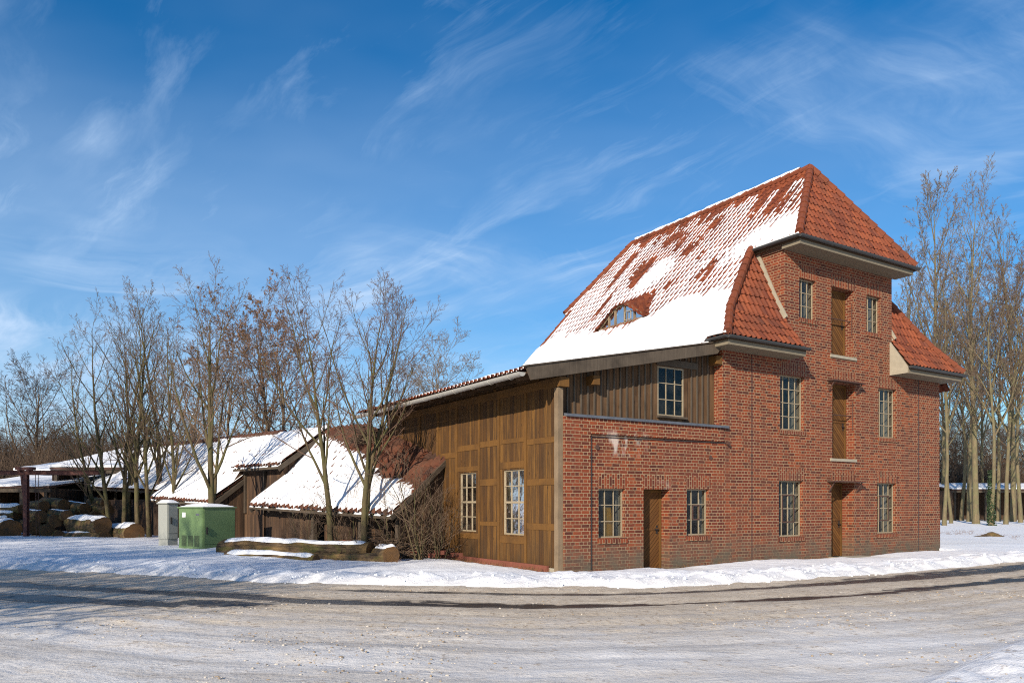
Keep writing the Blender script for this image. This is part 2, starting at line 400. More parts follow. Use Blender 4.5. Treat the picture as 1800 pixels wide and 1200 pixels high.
def window(parent, xf, a0, a1, b0, b1, c, nx, ny, sill=None, case=None, fw=.038, bw=.022, mid=None, label=None):
    m = MB(xf)
    m.box(a0, a1, b1-fw, b1, c, c+.05); m.box(a0, a1, b0, b0+fw, c, c+.05)
    m.box(a0, a0+fw, b0+fw, b1-fw, c, c+.05); m.box(a1-fw, a1, b0+fw, b1-fw, c, c+.05)
    for i in range(1, nx):
        x = a0 + (a1-a0)*i/nx; m.box(x-bw/2, x+bw/2, b0+fw, b1-fw, c+.006, c+.040)
    for j in range(1, ny):
        y = b0 + (b1-b0)*j/ny; t = bw if mid != j else bw*2.4
        m.box(a0+fw, a1-fw, y-t/2, y+t/2, c+.003, c+.044)
    w = m.build('window', M['frame'], parent)
    if label: w['label'] = label
    g = MB(xf); g.face([(a0+.01,b0+.01,c+.024),(a1-.01,b0+.01,c+.024),(a1-.01,b1-.01,c+.024),(a0+.01,b1-.01,c+.024)])
    g.build('pane', M['glass'], w)
    if case:
        x0,x1,y0,y1 = case; q = MB(xf)
        for r in ((x0,x1,y0,y0+.035),(x0,x1,y1-.035,y1),(x0,x0+.035,y0,y1),(x1-.035,x1,y0,y1)): q.box(*r, c-.012, c+.002)
        q.build('casement', M['rust'], w)
    if sill == 'brick':
        q = MB(xf)
        x0, x1, y0, y1 = a0-.03, a1+.06, b0-.14, b0-.004
        def uvb(P): return [(p[1]-y0+.05, p[0]) for p in P]
        for P in ([(x0,y0,-.035),(x1,y0,-.035),(x1,y1-.03,-.035),(x0,y1-.03,-.035)], [(x0,y1-.03,-.035),(x1,y1-.03,-.035),(x1,y1,c),(x0,y1,c)],
                  [(x1,y0,-.035),(x1,y0,-.002),(x1,y1-.01,-.002),(x1,y1-.03,-.035)], [(x0,y0,-.002),(x0,y0,-.035),(x0,y1-.03,-.035),(x0,y1-.01,-.002)],
                  [(x0,y0,-.002),(x1,y0,-.002),(x1,y0,-.035),(x0,y0,-.035)]):
            q.face(P, uvb(P))
        q.build('sill', M['brick'], w)
    elif sill == 'wood':
        q = MB(xf); q.box(a0-.04, a1+.06, b0-.06, b0-.005, c-.10, c+.02); q.build('sill', M['old_wood'], w)
    return w
def door(parent, xf, a0, a1, b0, b1, c, sgn=1, name_label=None):
    """leaf of diagonal boards in a plain frame"""
    m = MB(xf)
    h = b1-b0; n = max(8, int((a1-a0+h)/.13)); half = (b0+b1)/2
    fr = .07
    m.box(a0, a0+fr, b0, b1, c-.03, c+.04); m.box(a1-fr, a1, b0, b1, c-.03, c+.04); m.box(a0+fr, a1-fr, b1-fr, b1, c-.03, c+.04)
    d = m.build('door', M['ochre_wood'], parent)
    if name_label: d['label'] = name_label
    lf = MB(xf)
    for (z0, z1) in ((b0+.01, half-.02), (half+.02, b1-fr)):
        L, H = (a1-a0-2*fr), z1-z0
        step = .115; kx = 1.0
        nrow = int((L*kx+H)/step)+1
        for i in range(nrow):
            # clip the strip  t0 < (z-z0) + sgn*k*(x-xa) < t1  to the rectangle
            t0, t1 = i*step+.004, (i+1)*step-.004
            def cut(t):
                pts = []
                for x in (0, L):
                    z = t - kx*x
                    if 0 <= z <= H: pts.append((x, z))
                for z in (0, H):
                    x = (t - z)/kx
                    if 0 < x < L: pts.append((x, z))
                pts.sort(); return (pts[0], pts[-1]) if len(pts) >= 2 else None
            p, q = cut(t0), cut(t1)
            if not p or not q: continue
            poly = [p[0], p[1], q[1], q[0]]
            if sgn < 0: poly = [(L-x, z) for x, z in poly][::-1]
            dc = .006*hsh(i, int(b0*10), int(a0*10))
            P = [(a0+fr+x, z0+z, c-.012-dc) for x, z in poly]
            o_ = a0*9.2+b0*.0
            lf.face(P, [((z+kx*x if sgn > 0 else z+kx*(L-x))+round(o_)*.115, (x-z)*.7) for x, z in poly])
    lf.box(a0+fr, a1-fr, b0+.01, b1-fr, c, c+.03)
    lf.box(a0+fr, a1-fr, half-.03, half+.03, c-.035, c-.001)
    lf.build('leaf', M['door_boards'], d)
    hd = MB(xf); zz = b0+1.02
    hd.box(a1-fr-.11, a1-fr-.06, zz-.11, zz+.11, c-.026, c-.013); hd.box(a1-fr-.19, a1-fr-.06, zz-.012, zz+.012, c-.07, c-.05)
    hd.box(a1-fr-.095, a1-fr-.075, zz-.010, zz+.010, c-.052, c-.02)
    hd.build('handle', M['black'], d)
    return d
# --- openings of the brick front
WOPS = dict(w1=(1.07,1.92,.82,2.04,.12), d1=(2.54,3.45,-.1,2.04,.34), w2=(4.07,4.9,.82,2.06,.12))
TOPS = dict(g1=(7.79,8.9,.70,2.35,.13), d2=(10.26,11.42,-.05,2.34,.46), g2=(12.67,13.75,.70,2.35,.13),
            m1=(7.85,8.95,3.85,5.46,.13), md=(10.31,11.45,3.06,5.44,.33), m2=(12.74,13.75,3.85,5.46,.13))
BOPS = dict(t1=(8.72,9.5,7.23,8.42,.13), td=(10.26,11.4,6.27,8.4,.33), t2=(12.08,12.86,7.21,8.4,.13))
def band(o, h=.37): return (o[0]-.02, o[1]+.07, o[3], o[3]+h)
TH = .55
wb = MB(facade); ln = MB(facade)
wall(wb, ln, 0, 5.43, -.3, 3.75, .38, WOPS.values(), [band(o) for o in WOPS.values()])
wall(wb, ln, 5.43, 16.38, -.3, 6.0, TH, TOPS.values(), [band(o) for o in TOPS.values()], c0=-.004)
wall(wb, ln, 8.05, 13.48, 6.0, 9.36, TH, BOPS.values(), [band(o, .38) for o in BOPS.values()], c0=-.004)
# proud border of the annex panel
for (a0,a1,b0,b1) in ((0,.79,-.3,3.75),(.79,5.43,3.37,3.75)):
    wb.face([(a0,b0,-.05),(a1,b0,-.05),(a1,b1,-.05),(a0,b1,-.05)])
wb.face([(.79,-.3,-.05),(.79,-.3,0),(.79,3.37,0),(.79,3.37,-.05)], [(-.05,-.3),(0,-.3),(0,3.37),(-.05,3.37)])
wb.face([(.79,3.37,-.05),(.79,3.37,0),(5.43,3.37,0),(5.43,3.37,-.05)])
wb.face([(0,-.3,0.38),(0,-.3,-.05),(0,3.75,-.05),(0,3.75,.38)], [(.38,-.3),(-.05,-.3),(-.05,3.75),(.38,3.75)])
wb.face([(5.43,3.37,0),(5.43,3.75,0),(5.43,3.75,-.05),(5.43,3.37,-.05)])
wb.face([(0,3.75,-.05),(5.43,3.75,-.05),(5.43,3.75,.38),(0,3.75,.38)])
# returns: tower sides, bay sides, rear
def quadw(m, s0, w0, s1, w1, z0, z1):
    L0 = s0+w0; L = math.hypot(s1-s0, w1-w0)
    m.face([(s0,z0,w0),(s1,z0,w1),(s1,z1,w1),(s0,z1,w0)], [(L0,z0),(L0+L,z0),(L0+L,z1),(L0,z1)])
quadw(wb, 5.43, 10, 5.43, -.004, -.3, 6.02)
quadw(wb, 16.38, -.004, 16.38, 10, -.3, 6.02)
quadw(wb, 16.38, 10, 5.43, 10, -.3, 6.02)
quadw(wb, 8.05, 2.2, 8.05, -.004, 6.0, 9.36)
quadw(wb, 13.48, -.004, 13.48, 2.2, 6.0, 9.36)
wb.face([(5.43,6.02,10),(16.38,6.02,10),(13.7,9.35,10),(10.78,12.3,10),(7.85,9.35,10)])
for i in range(3):   # corbelled courses under the bay's side eaves
    e = .05*(i+1); z = 9.12+.08*i
    wb.box(8.05-e, 8.05-.003, z, z+.078, -.05, 1.15); wb.box(13.48+.003, 13.48+e, z, z+.078, -.05, 1.15)
wb.build('wall', M['brick'], mill)
ln.build('plaster_lining', M['plaster'], mill)
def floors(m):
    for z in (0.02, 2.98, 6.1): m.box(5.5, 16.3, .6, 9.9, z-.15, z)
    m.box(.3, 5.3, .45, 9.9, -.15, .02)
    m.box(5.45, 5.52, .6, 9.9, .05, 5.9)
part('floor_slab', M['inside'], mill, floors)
for kx, o in WOPS.items():
    if kx[0] == 'w': window(mill, facade, o[0], o[1], o[2], o[3], .10, 3, 3, 'brick', case=(o[0]+.3, o[0]+.57, o[2]+.41, o[2]+.82) if kx == 'w2' else None)
for kx, o in list(TOPS.items()) + list(BOPS.items()):
    if kx in ('d2','md','td'): continue
    n = 3 if kx[0] == 't' else 4
    wd, ht = (o[1]-o[0])/n, (o[3]-o[2])/(3 if n == 3 else 4)
    cs = (o[0]+wd, o[0]+3*wd, o[2]+ht, o[2]+3*ht) if kx[0] == 'g' else None
    window(mill, facade, o[0], o[1], o[2], o[3], .11, n, 3 if n == 3 else 4, 'brick', case=cs)
door(mill, facade, 2.56, 3.44, -.03, 2.03, .33, -1, 'narrow plank door between the two small annex windows')
door(mill, facade, 10.28, 11.41, 0, 2.33, .44, 1, 'ground floor plank door deep in its brick reveal')
door(mill, facade, 10.33, 11.44, 3.09, 5.43, .32, 1, 'first floor loading door')
door(mill, facade, 10.28, 11.39, 6.3, 8.39, .32, 1, 'top loading door under the eave')
for z, nm in ((2.34,'door_canopy'), (5.44,'door_canopy')):
    def can(m, z=z):
        m.prism([(10.02,z+.03,-.26),(11.66,z+.03,-.26),(11.62,z+.07,.42),(10.06,z+.07,.42)], (0,-.035,0))
        for s in (10.12, 11.52):
            m.bar((s, z-.0, -.22), (s, z-.30, -.02), .03, .03)
    part(nm, M['rust'], mill, can, facade, fixn=True)
def sills(m):
    for z in (3.06, 6.27): m.box(10.2, 11.52, z-.075, z+.012, -.045, .30)
part('door_sill', M['concrete'], mill, sills, facade)
def step(m): m.box(10.1, 11.7, -.2, .03, -.55, -.01)
part('door_step', M['concrete'], mill, step, facade)
def conduit(m):
    for s in (6.62, 15.06): m.box(s-.009, s+.009, -.1, 5.9, -.016, -.006)
part('joint', M['gutter_dark'], mill, conduit, facade)
def conduit2(m):
    m.tube([(.83,-.1,-.02),(.83,3.30,-.02)], .013, 6)
    m.tube([(.83,3.30,-.02),(5.6,3.34,-.02)], .010, 6)
part('conduit', M['gutter_dark'], mill, conduit2, facade)
def hold(m):
    for s, z in ((1.02,3.05),(4.95,2.92)): m.tube([(s,z,-.03),(s,z,.02)], .06, 10)
    m.tube([(5.6,3.32,-.02),(5.6,3.32,-.10)], .05, 8)
part('wall_anchor', M['rust'], mill, hold, facade)
for (s, z0, z1) in ((11.48, 4.0, 4.9), (11.43, 7.0, 8.0)):   # iron grab rails on the door jambs
    def grab(m, s=s, z0=z0, z1=z1):
        m.tube([(s,z0,.05),(s-.05,z0+.02,.05),(s-.05,z1,.05),(s,z1+.02,.05)], .014, 6)
        m.tube([(s-1.1,z0+.45,.12),(s,z0+.45,.12)], .016, 6)
    part('grab_rail', M['rust'], mill, grab, facade)
def flash(m):
    x = .04
    while x < 5.55:
        e = min(x+.62, 5.6)
        for P in ([(x,3.745,-.105),(e-.006,3.745,-.105),(e-.006,3.805,-.105),(x,3.805,-.105)],
                  [(x,3.805,-.105),(e-.006,3.805,-.105),(e-.006,3.87,.295),(x,3.87,.295)],
                  [(x,3.745,-.05),(e-.006,3.745,-.05),(e-.006,3.745,-.105),(x,3.745,-.105)],
                  [(x,3.745,-.105),(x,3.805,-.105),(x,3.87,.295),(x,3.745,.295)],
                  [(e-.006,3.745,.295),(e-.006,3.87,.295),(e-.006,3.805,-.105),(e-.006,3.745,-.105)]): m.face(P)
        x = e
part('lead_flashing', M['lead'], mill, flash, facade)
# ------------------------------------------------------------------ tiled roofs
def plane_frame(p0, pa, pb):
    p0, pa, pb = Vector(p0), Vector(pa), Vector(pb)
    a = (pa-p0).normalized(); n = a.cross(pb-p0).normalized()
    if n.z < 0: n = -n
    b = n.cross(a).normalized()
    if b.dot(pb-p0) < 0: b = -b
    return p0, a, b, n
def clip_bm(bm, O, a, b, n, poly):
    c = Vector((sum(p[0] for p in poly)/len(poly), sum(p[1] for p in poly)/len(poly)))
    for i in range(len(poly)):
        p, q = Vector(poly[i]), Vector(poly[(i+1) % len(poly)])
        e = q-p
        if e.length < 1e-6: continue
        nn = Vector((e.y, -e.x))
        if nn.dot(c-p) > 0: nn = -nn
        co = O + a*p.x + b*p.y; no = (a*nn.x + b*nn.y).normalized()
        bmesh.ops.bisect_plane(bm, geom=bm.verts[:]+bm.edges[:]+bm.faces[:], plane_co=co, plane_no=no, clear_outer=True, dist=1e-5)
def to_ab(fr, p):
    O, a, b, n = fr; d = Vector(p)-O
    return (d.dot(a), d.dot(b))
def tiles_bm(fr, poly, tw, ch, amp, stepH, seed, jit=.006):
    O, a, b, n = fr
    amin, amax = min(p[0] for p in poly), max(p[0] for p in poly)
    bmin, bmax = min(p[1] for p in poly), max(p[1] for p in poly)
    NS = 6
    i0, i1 = math.floor(amin/tw), math.ceil(amax/tw); k0, k1 = math.floor(bmin/ch), math.ceil(bmax/ch)
    bm = bmesh.new(); uvl = bm.loops.layers.uv.new('UVMap')
    prof = []
    for j in range(NS+1):
        x = j/NS
        prof.append(amp*(math.sin(math.pi*min(1, x/.5))**1.0 if x < .5 else -.18*math.sin(math.pi*(x-.5)/.5)))
    prevtop = None
    for k in range(k0, k1):
        rows = []
        for (bb, hh) in ((k*ch, stepH), ((k+1)*ch, 0.0)):
            r = []
            for i in range(i0, i1):
                jt = (hsh(i, k, seed)-.5)*2*jit; js = (hsh(i, k, seed+7)-.5)*jit*1.5
                for j in range(NS if i < i1-1 else NS+1):
                    aa = (i+j/NS)*tw
                    r.append(bm.verts.new(O + a*aa + b*(bb+js*(1 if hh else 0)) + n*(prof[j]+hh+jt)))
            rows.append(r)
        pairs = [(rows[0], rows[1], k, True)]
        if prevtop: pairs.append((prevtop, rows[0], k, False))
        for lo, hi, kk, flat in pairs:
            for x in range(len(lo)-1):
                f = bm.faces.new((lo[x], lo[x+1], hi[x+1], hi[x])); f.smooth = False
                col = i0 + x//NS; u0 = col+(x % NS)/NS*.98+.005; u1 = col+((x % NS)+1)/NS*.98+.005
                for l, uv in zip(f.loops, ((u0,kk+.02),(u1,kk+.02),(u1,kk+.9),(u0,kk+.9))): l[uvl].uv = uv
        prevtop = rows[1]
    clip_bm(bm, O, a, b, n, poly)
    return bm
def bms_to_obj(name, bms, mat, parent):
    tot = bmesh.new()
    me = bpy.data.meshes.new(name)
    for b_ in bms:
        t = bpy.data.meshes.new('tmp'); b_.to_mesh(t); b_.free(); tot.from_mesh(t); bpy.data.meshes.remove(t)
    tot.to_mesh(me); tot.free(); me.materials.append(mat)
    return link(name, me, parent)
def snow_bm(fr, poly, level, da=.07, db=.07, lip=.05, cut=-.008):
    O, a, b, n = fr
    amin, amax = min(p[0] for p in poly), max(p[0] for p in poly)
    bmin, bmax = min(p[1] for p in poly), max(p[1] for p in poly)
    na, nb = max(2, math.ceil((amax-amin)/da)), max(2, math.ceil((bmax-bmin)/db))
    bm = bmesh.new(); g = []
    for j in range(nb+1):
        r = []
        for i in range(na+1):
            aa, bb = amin+(amax-amin)*i/na, bmin+(bmax-bmin)*j/nb
            lv = level(aa, bb); r.append((bm.verts.new(O+a*aa+b*bb+n*max(lv, -.02)), lv))
        g.append(r)
    for j in range(nb):
        for i in range(na):
            q = (g[j][i], g[j][i+1], g[j+1][i+1], g[j+1][i])
            if max(x[1] for x in q) <= cut: continue
            f = bm.faces.new([x[0] for x in q]); f.smooth = True
    clip_bm(bm, O, a, b, n, poly)
    be = [e for e in bm.edges if len(e.link_faces) == 1]
    if be:
        ret = bmesh.ops.extrude_edge_only(bm, edges=be)
        for v in ret['geom']:
            if isinstance(v, bmesh.types.BMVert): v.co -= n*lip
    return bm
def ridge_line(m, p0, p1, r=.11, L=.36, mi=0):
    p0, p1 = Vector(p0), Vector(p1); T = (p1-p0).length; k = max(1, round(T/L)); d = (p1-p0)/k
    for i in range(k):
        q = p0+d*i + Vector((0,0,(hsh(i, int(T*100))-.5)*.015))
        m.tube([q, q+d*.12, q+d*1.08], [r*1.12, r*1.10, r*.88], 10, mi)
S0, W0, ZE, ZU, ZR = 4.9, -.66, 6.15, 9.35, 12.53     # lower eave, upper eave, ridge
SM = 10.78; SU = 7.85
def mir(s): return 2*SM - s
def zL(s): return ZE + (s-S0)*(ZR-ZE)/(SM-S0)
ZU = zL(SU)
A_ = (S0, W0, ZE); A2 = (5.73, 0.0, zL(5.73)); B_ = (SU, 1.07, ZU); C_ = (SU, W0, ZU); D_ = (SM, 1.13, ZR)
E_ = (SM, 9.75, ZR); F_ = (SU, 10.55, ZU); WR = 10.2
def onL(s, w): return (s, w, zL(s))
bms = []; snows = []
frL = plane_frame(onL(S0, 0), onL(S0, 1), onL(S0+1, 0))
frR = plane_frame((mir(S0),0,ZE), (mir(S0),1,ZE), (mir(S0+1),0,zL(S0+1)))
SB = 4.45
L_polys = [[onL(SB,.0), onL(S0-.001,0), onL(S0,WR), onL(SB,WR)],
           [A_, A2, onL(5.73,WR), onL(S0,WR)], [A2, B_, onL(SU,WR), onL(5.73,WR)], [C_, D_, E_, F_]]
TW, CH, AMP, STP = .205, .335, .052, .034
# eyebrow dormer: place it on the left roof slope
DW0, DW1, DS, DH = 3.95, 6.70, 6.37, .64
def brow(w):
    t = (w-DW0)/(DW1-DW0)
    return DH*(.5-.5*math.cos(2*math.pi*t))**.85 if 0 < t < 1 else 0.0
def lvlL(a, b):     # a = w, b = distance up the slope from the lower eave
    s = S0 + b*math.cos(math.atan2(ZR-ZE, SM-S0))
    col = math.floor(a/TW)
    n1 = nz(col*.37, b*.55, 3.1); n2 = nz(a*.45, b*.6, 8.7); n3 = nz(a*1.3, b*1.3, 1.2)
    hc = hsh(col, 3)-.5; hd = hsh(col, 9)-.5
    lv = .045 + .006*smooth(a, 4.5, 9) - .012*smooth(b, 4.0, 7.5) + .010*hd*smooth(b, 3, 5) + .007*n1 + .006*n2 + .006*hc
    lowb = 1.95 + .45*math.exp(-((a-2.2)/1.3)**2) - .45*math.exp(-((a-5.6)/1.0)**2) + .25*math.exp(-((a-9)/1.2)**2)
    lv += .075*(1 - smooth(b, lowb-.15+.25*n1+.35*hd, lowb+.55+.5*n1+.7*hc))*(1+.2*n3)
    for (pa, pb, ra, rb, amt) in ((5.75,5.0,.75,.85,.05), (.3,4.9,1.5,.85,.055), (2.2,4.35,.8,.5,.02)):
        q = ((a-pa)/ra)**2+((b-pb)/rb)**2
        lv += amt*max(0, 1-q*.6-.35*n1-.5*hd)*.9
    strip = 7.95 + .40*n1 + .25*n2 + 1.1*hc + (.25 if 3 < a < 8 else 0) - .1*(a < 2)
    lv -= .075*smooth(b, strip, strip+.35)
    for (pa, pb, ra, rb, am) in ((7.06,5.75,.55,.95,.07),(8.6,6.79,.40,.70,.06),(4.7,6.2,.45,.65,.055),(2.56,4.2,.42,.70,.06),(3.35,3.85,.75,.40,.065),(7.65,3.95,.42,.95,.06),(4.5,7.4,.45,.45,.035),(6.5,7.5,.5,.4,.03),(2.3,7.4,.8,.7,.05),(5.7,6.9,.25,.6,.03),(3.6,5.2,.25,.6,.03),(1.3,7.2,.5,.9,.04),(8.3,5.3,.3,.9,.04)):
        q = ((a-pa-.25*(b-pb))/ra)**2+((b-pb)/rb)**2+.9*n1+.7*n3+2.2*hd
        lv -= am*.85*(1-smooth(q, .25, .95))
    # eyebrow stays bare
    if DW0-.05 < a < DW1+.05 and s > DS-.04 and s < DS+.10+brow(a)*1.62+(.25 if a < 4.9 else 0)*smooth(brow(a), .1, .4): lv = -.05
    return lv
for P in L_polys:
    pl = [to_ab(frL, p) for p in P]
    bms.append(tiles_bm(frL, pl, TW, CH, AMP, STP, 1)); snows.append(snow_bm(frL, pl, lvlL, .05, .08))
for P in [[(mir(p[0]),)+tuple(p[1:]) for p in Q] for Q in L_polys]:
    bms.append(tiles_bm(frR, [to_ab(frR, p) for p in P], TW, CH, AMP, STP, 2))
frU = plane_frame(C_, (mir(SU), W0, ZU), D_)
bms.append(tiles_bm(frU, [to_ab(frU, p) for p in (C_, (mir(SU),W0,ZU), D_)], TW, CH, AMP, STP, 3))
frB = plane_frame(F_, (mir(SU),10.55,ZU), E_)
bms.append(tiles_bm(frB, [to_ab(frB, p) for p in (F_, (mir(SU),10.55,ZU), E_)], TW, CH, AMP, STP, 4))
for sg in (0, 1):
    g = (lambda p: p) if sg == 0 else (lambda p: (mir(p[0]), p[1], p[2]))
    z0 = zL(5.73); SE = 8.18
    f1 = plane_frame(g(A_), g((SE,W0,ZE)), g((SE,0,z0)))
    bms.append(tiles_bm(f1, [to_ab(f1, g(p)) for p in (A_, (SE,W0,ZE), (8.1,0,z0), A2)], TW, CH, AMP, STP, 5+sg))
    f2 = plane_frame(g(A2), g((8.06,0,z0)), g((8.06,1.07,ZU)))
    bms.append(tiles_bm(f2, [to_ab(f2, g(p)) for p in (A2, (8.06,0,z0), (8.06,1.07,ZU), B_)], TW, CH, AMP, STP, 7+sg))
# eyebrow tiles
def brow_bm():
    bm = bmesh.new(); uvl = bm.loops.layers.uv.new('UVMap')
    sl = .42; kL = (ZR-ZE)/(SM-S0); NA = int((DW1-DW0)/TW)*6; NB = 7
    rows = []
    for j in range(NB):
        for half in (0, 1):
            r = []
            for i in range(NA+1):
                w = DW0+(DW1-DW0)*i/NA; h = brow(w); t = (j+half)/NB
                s_m = DS + h/(kL-sl) + .02; s_f = DS-.16
                s = s_f+(s_m-s_f)*t
                x = (i % 6)/6; pr = AMP*(math.sin(math.pi*x/.5) if x < .5 else -.18*math.sin(math.pi*(x-.5)/.5))
                z = zL(DS)+h+(s-DS)*sl + .05 + pr + (STP if half == 0 else 0)
                z = max(z, zL(s)+.0)
                r.append(bm.verts.new((s, w, z)))
            rows.append((r, j, half))
    for q in range(len(rows)-1):
        lo, j, hf = rows[q]; hi = rows[q+1][0]
        for i in range(NA):
            f = bm.faces.new((lo[i], hi[i], hi[i+1], lo[i+1]))
            for l, uv in zip(f.loops, ((i//6+.5+300, j+.5),)*4): l[uvl].uv = uv
    return bm
bms.append(brow_bm())
roof = bms_to_obj('roof', bms, M['tile'], mill)
sn = bms_to_obj('roof_snow', snows, M['snow_roof'], roof)
def under(m):
    e = .07
    for P in L_polys[1:]:
        m.prism([(p[0], p[1], p[2]-e) for p in P], (0,0,-.06)); m.prism([(mir(p[0]), p[1], p[2]-e) for p in P], (0,0,-.06))
    m.prism([(p[0],p[1],p[2]-e) for p in (C_, (mir(SU),W0,ZU), D_)], (0,0,-.05)); m.prism([(p[0],p[1],p[2]-e) for p in (F_, (mir(SU),10.55,ZU), E_)], (0,0,-.05))
    for g in (lambda p: p, lambda p: (mir(p[0]),p[1],p[2])):
        for P in ((A_, (8.16,W0,ZE), (8.1,0,zL(5.73)), A2), (A2, (8.05,0,zL(5.73)), (8.05,1.07,ZU), B_)):
            m.prism([(g(p)[0],g(p)[1],g(p)[2]-e) for p in P], (0,0,-.05))
part('roof_boarding', M['soffit_wood'], mill, under, fixn=True)
def ridges(m):
    up = Vector((0,0,.06))
    for a_, b_ in ((D_, E_), (A_, A2), (A2, B_), (C_, D_), (F_, E_)):
        for g in ((lambda p: p), (lambda p: (mir(p[0]),p[1],p[2]))):
            ridge_line(m, Vector(g(a_))+up, Vector(g(b_))+up, .115)
            if a_ is D_: break
    ridge_line(m, (SB,WR-.05,zL(SB)+.05), (SU,WR-.05,zL(SU)+.05), .07)
part('ridge_tiles', M['tile'], roof, ridges)
def rsnow(m):
    pts = [(SM-.05, 1.5+i*.25, ZR+.145+.02*nz(i*.8, 2.2)) for i in range(33)]
    m.tube(pts, [max(.015, .055+.045*nz(i*.55, 9.1)) for i in range(33)], 8)
part('ridge_snow', M['snow_roof'], roof, rsnow)
# eyebrow window front
ew = MB()
N = 40
top = [(DS, DW0+.25+(DW1-DW0-.5)*i/N) for i in range(N+1)]
bz = zL(DS)+.04
for i in range(N):
    (s, w0), (_, w1) = top[i], top[i+1]
    h0, h1 = brow(w0), brow(w1)
    ew.face([(s-.02, w0, bz+h0-.06), (s-.02, w1, bz+h1-.06), (s-.02, w1, bz+h1+.05), (s-.02, w0, bz+h0+.05)])
ew.box(DS-.05, DS+.02, DW0+.2, DW1-.2, bz-.06, bz+.02)
for f in (.26, .44, .62, .74):
    w = DW0+(DW1-DW0)*f; h = brow(w)
    ew.box(DS-.03, DS+.03, w-.022, w+.022, bz, bz+h)
eo = ew.build('window', M['grey_wood'], mill); eo['label'] = 'low curved eyebrow window in the snowy roof slope'
gl = MB()
for i in range(N):
    (s, w0), (_, w1) = top[i], top[i+1]
    gl.face([(s+.01, w0, bz), (s+.01, w1, bz), (s+.01, w1, bz+brow(w1)), (s+.01, w0, bz+brow(w0))])
gl.build('pane', M['glass'], eo)
cs = MB()
c0, c1 = DW0+(DW1-DW0)*.30, DW0+(DW1-DW0)*.42
for r in ((c0,c1,bz+.05,bz+.07),(c0,c1,bz+.34,bz+.36),(c0,c0+.022,bz+.05,bz+.36),(c1-.022,c1,bz+.05,bz+.36)):
    cs.box(DS-.07, DS-.04, r[0], r[1], r[2], r[3])
cs.build('casement', M['frame'], eo)
# eaves: boarded soffits, concrete cheeks, gutters
def soffit(m):
    m.box(SU+.06, mir(SU)-.06, W0+.02, -.012, ZU-.24, ZU-.10)
    for g in (1, -1):
        s0, s1 = (S0+.05, 8.17) if g > 0 else (mir(8.17), mir(S0)-.05)
        m.box(s0, s1, W0+.02, -.012, ZE-.25, ZE-.10)
    m.box(SU+.06, 8.04, 0, 1.05, ZU-.12, ZU-.08); m.box(13.49, mir(SU)-.06, 0, 1.05, ZU-.12, ZU-.08)
    m.box(S0+.05, 5.42, 0, .25, ZE-.25, ZE-.10); m.box(16.39, mir(S0)-.05, 0, 10, ZE-.25, ZE-.10)
part('soffit', M['fascia'], mill, soffit)
def cheek(m):
    for s in (8.12, mir(8.20)):
        m.prism([(s, -.006, ZE-.24), (s, W0+.05, ZE-.24), (s, W0+.02, ZE-.06), (s, -.006, zL(5.73)-.04)], (.07,0,0))
part('eave_cheek', M['concrete'], mill, cheek, fixn=True)
def gut(m):
    r = .075
    def gp(p, q): m.halfpipe(p, q, r)
    gp((SU-.05, W0-.07, ZU-.02), (mir(SU)+.1, W0-.07, ZU-.02))
    gp((SU-.08, 1.02, ZU-.02), (SU-.08, W0-.07, ZU-.02)); gp((mir(SU)+.08, W0, ZU-.02), (mir(SU)+.08, 1.02, ZU-.02))
    gp((S0-.05, W0-.07, ZE-.03), (8.22, W0-.07, ZE-.03)); gp((mir(8.22), W0-.07, ZE-.03), (mir(S0)+.1, W0-.07, ZE-.03))
    gp((S0-.08, .15, ZE-.03), (S0-.08, W0-.07, ZE-.03)); gp((mir(S0)+.08, W0, ZE-.03), (mir(S0)+.08, 10, ZE-.03))
part('gutter', M['gutter_dark'], mill, gut)
def flash2(m):
    for s in (8.0, 13.56):
        d = -.012 if s < 10 else .012
        pts = [(s, W0+.6, zL(5.73)-.05), (s, .3, zL(5.73)+.60), (s, .62, zL(5.73)+1.30), (s, 1.07, ZU)]
        for p, q in zip(pts[:-1], pts[1:]): m.bar((p[0]-d, p[1], p[2]+.10), (q[0]-d, q[1], q[2]+.10), .05, .16)
part('valley_flashing', M['concrete'], mill, flash2)
# ------------------------------------------------------------------ timber hall
HS = -.10
HW = [(1.53,2.56,.86,2.55,.16), (3.98,4.95,.88,2.55,.16)]
sw = side_wall(HS)
hm = MB(sw)
wall(hm, None, .03, 10.2, .12, 4.75, .2, HW)
hw_ = hm.build('wall', M['ochre_boards'], hall)
def hback(m):
    m.face([(HS,10.2,0),(5.43,10.2,0),(5.43,10.2,5.9),(HS,10.2,4.7)])
part('rear_wall', M['shed_boards'], hall, hback)
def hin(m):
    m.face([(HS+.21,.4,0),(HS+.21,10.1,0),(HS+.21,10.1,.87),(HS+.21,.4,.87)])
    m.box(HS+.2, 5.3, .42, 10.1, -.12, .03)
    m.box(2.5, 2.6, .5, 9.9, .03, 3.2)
part('interior_partition', M['inside'], hall, hin)
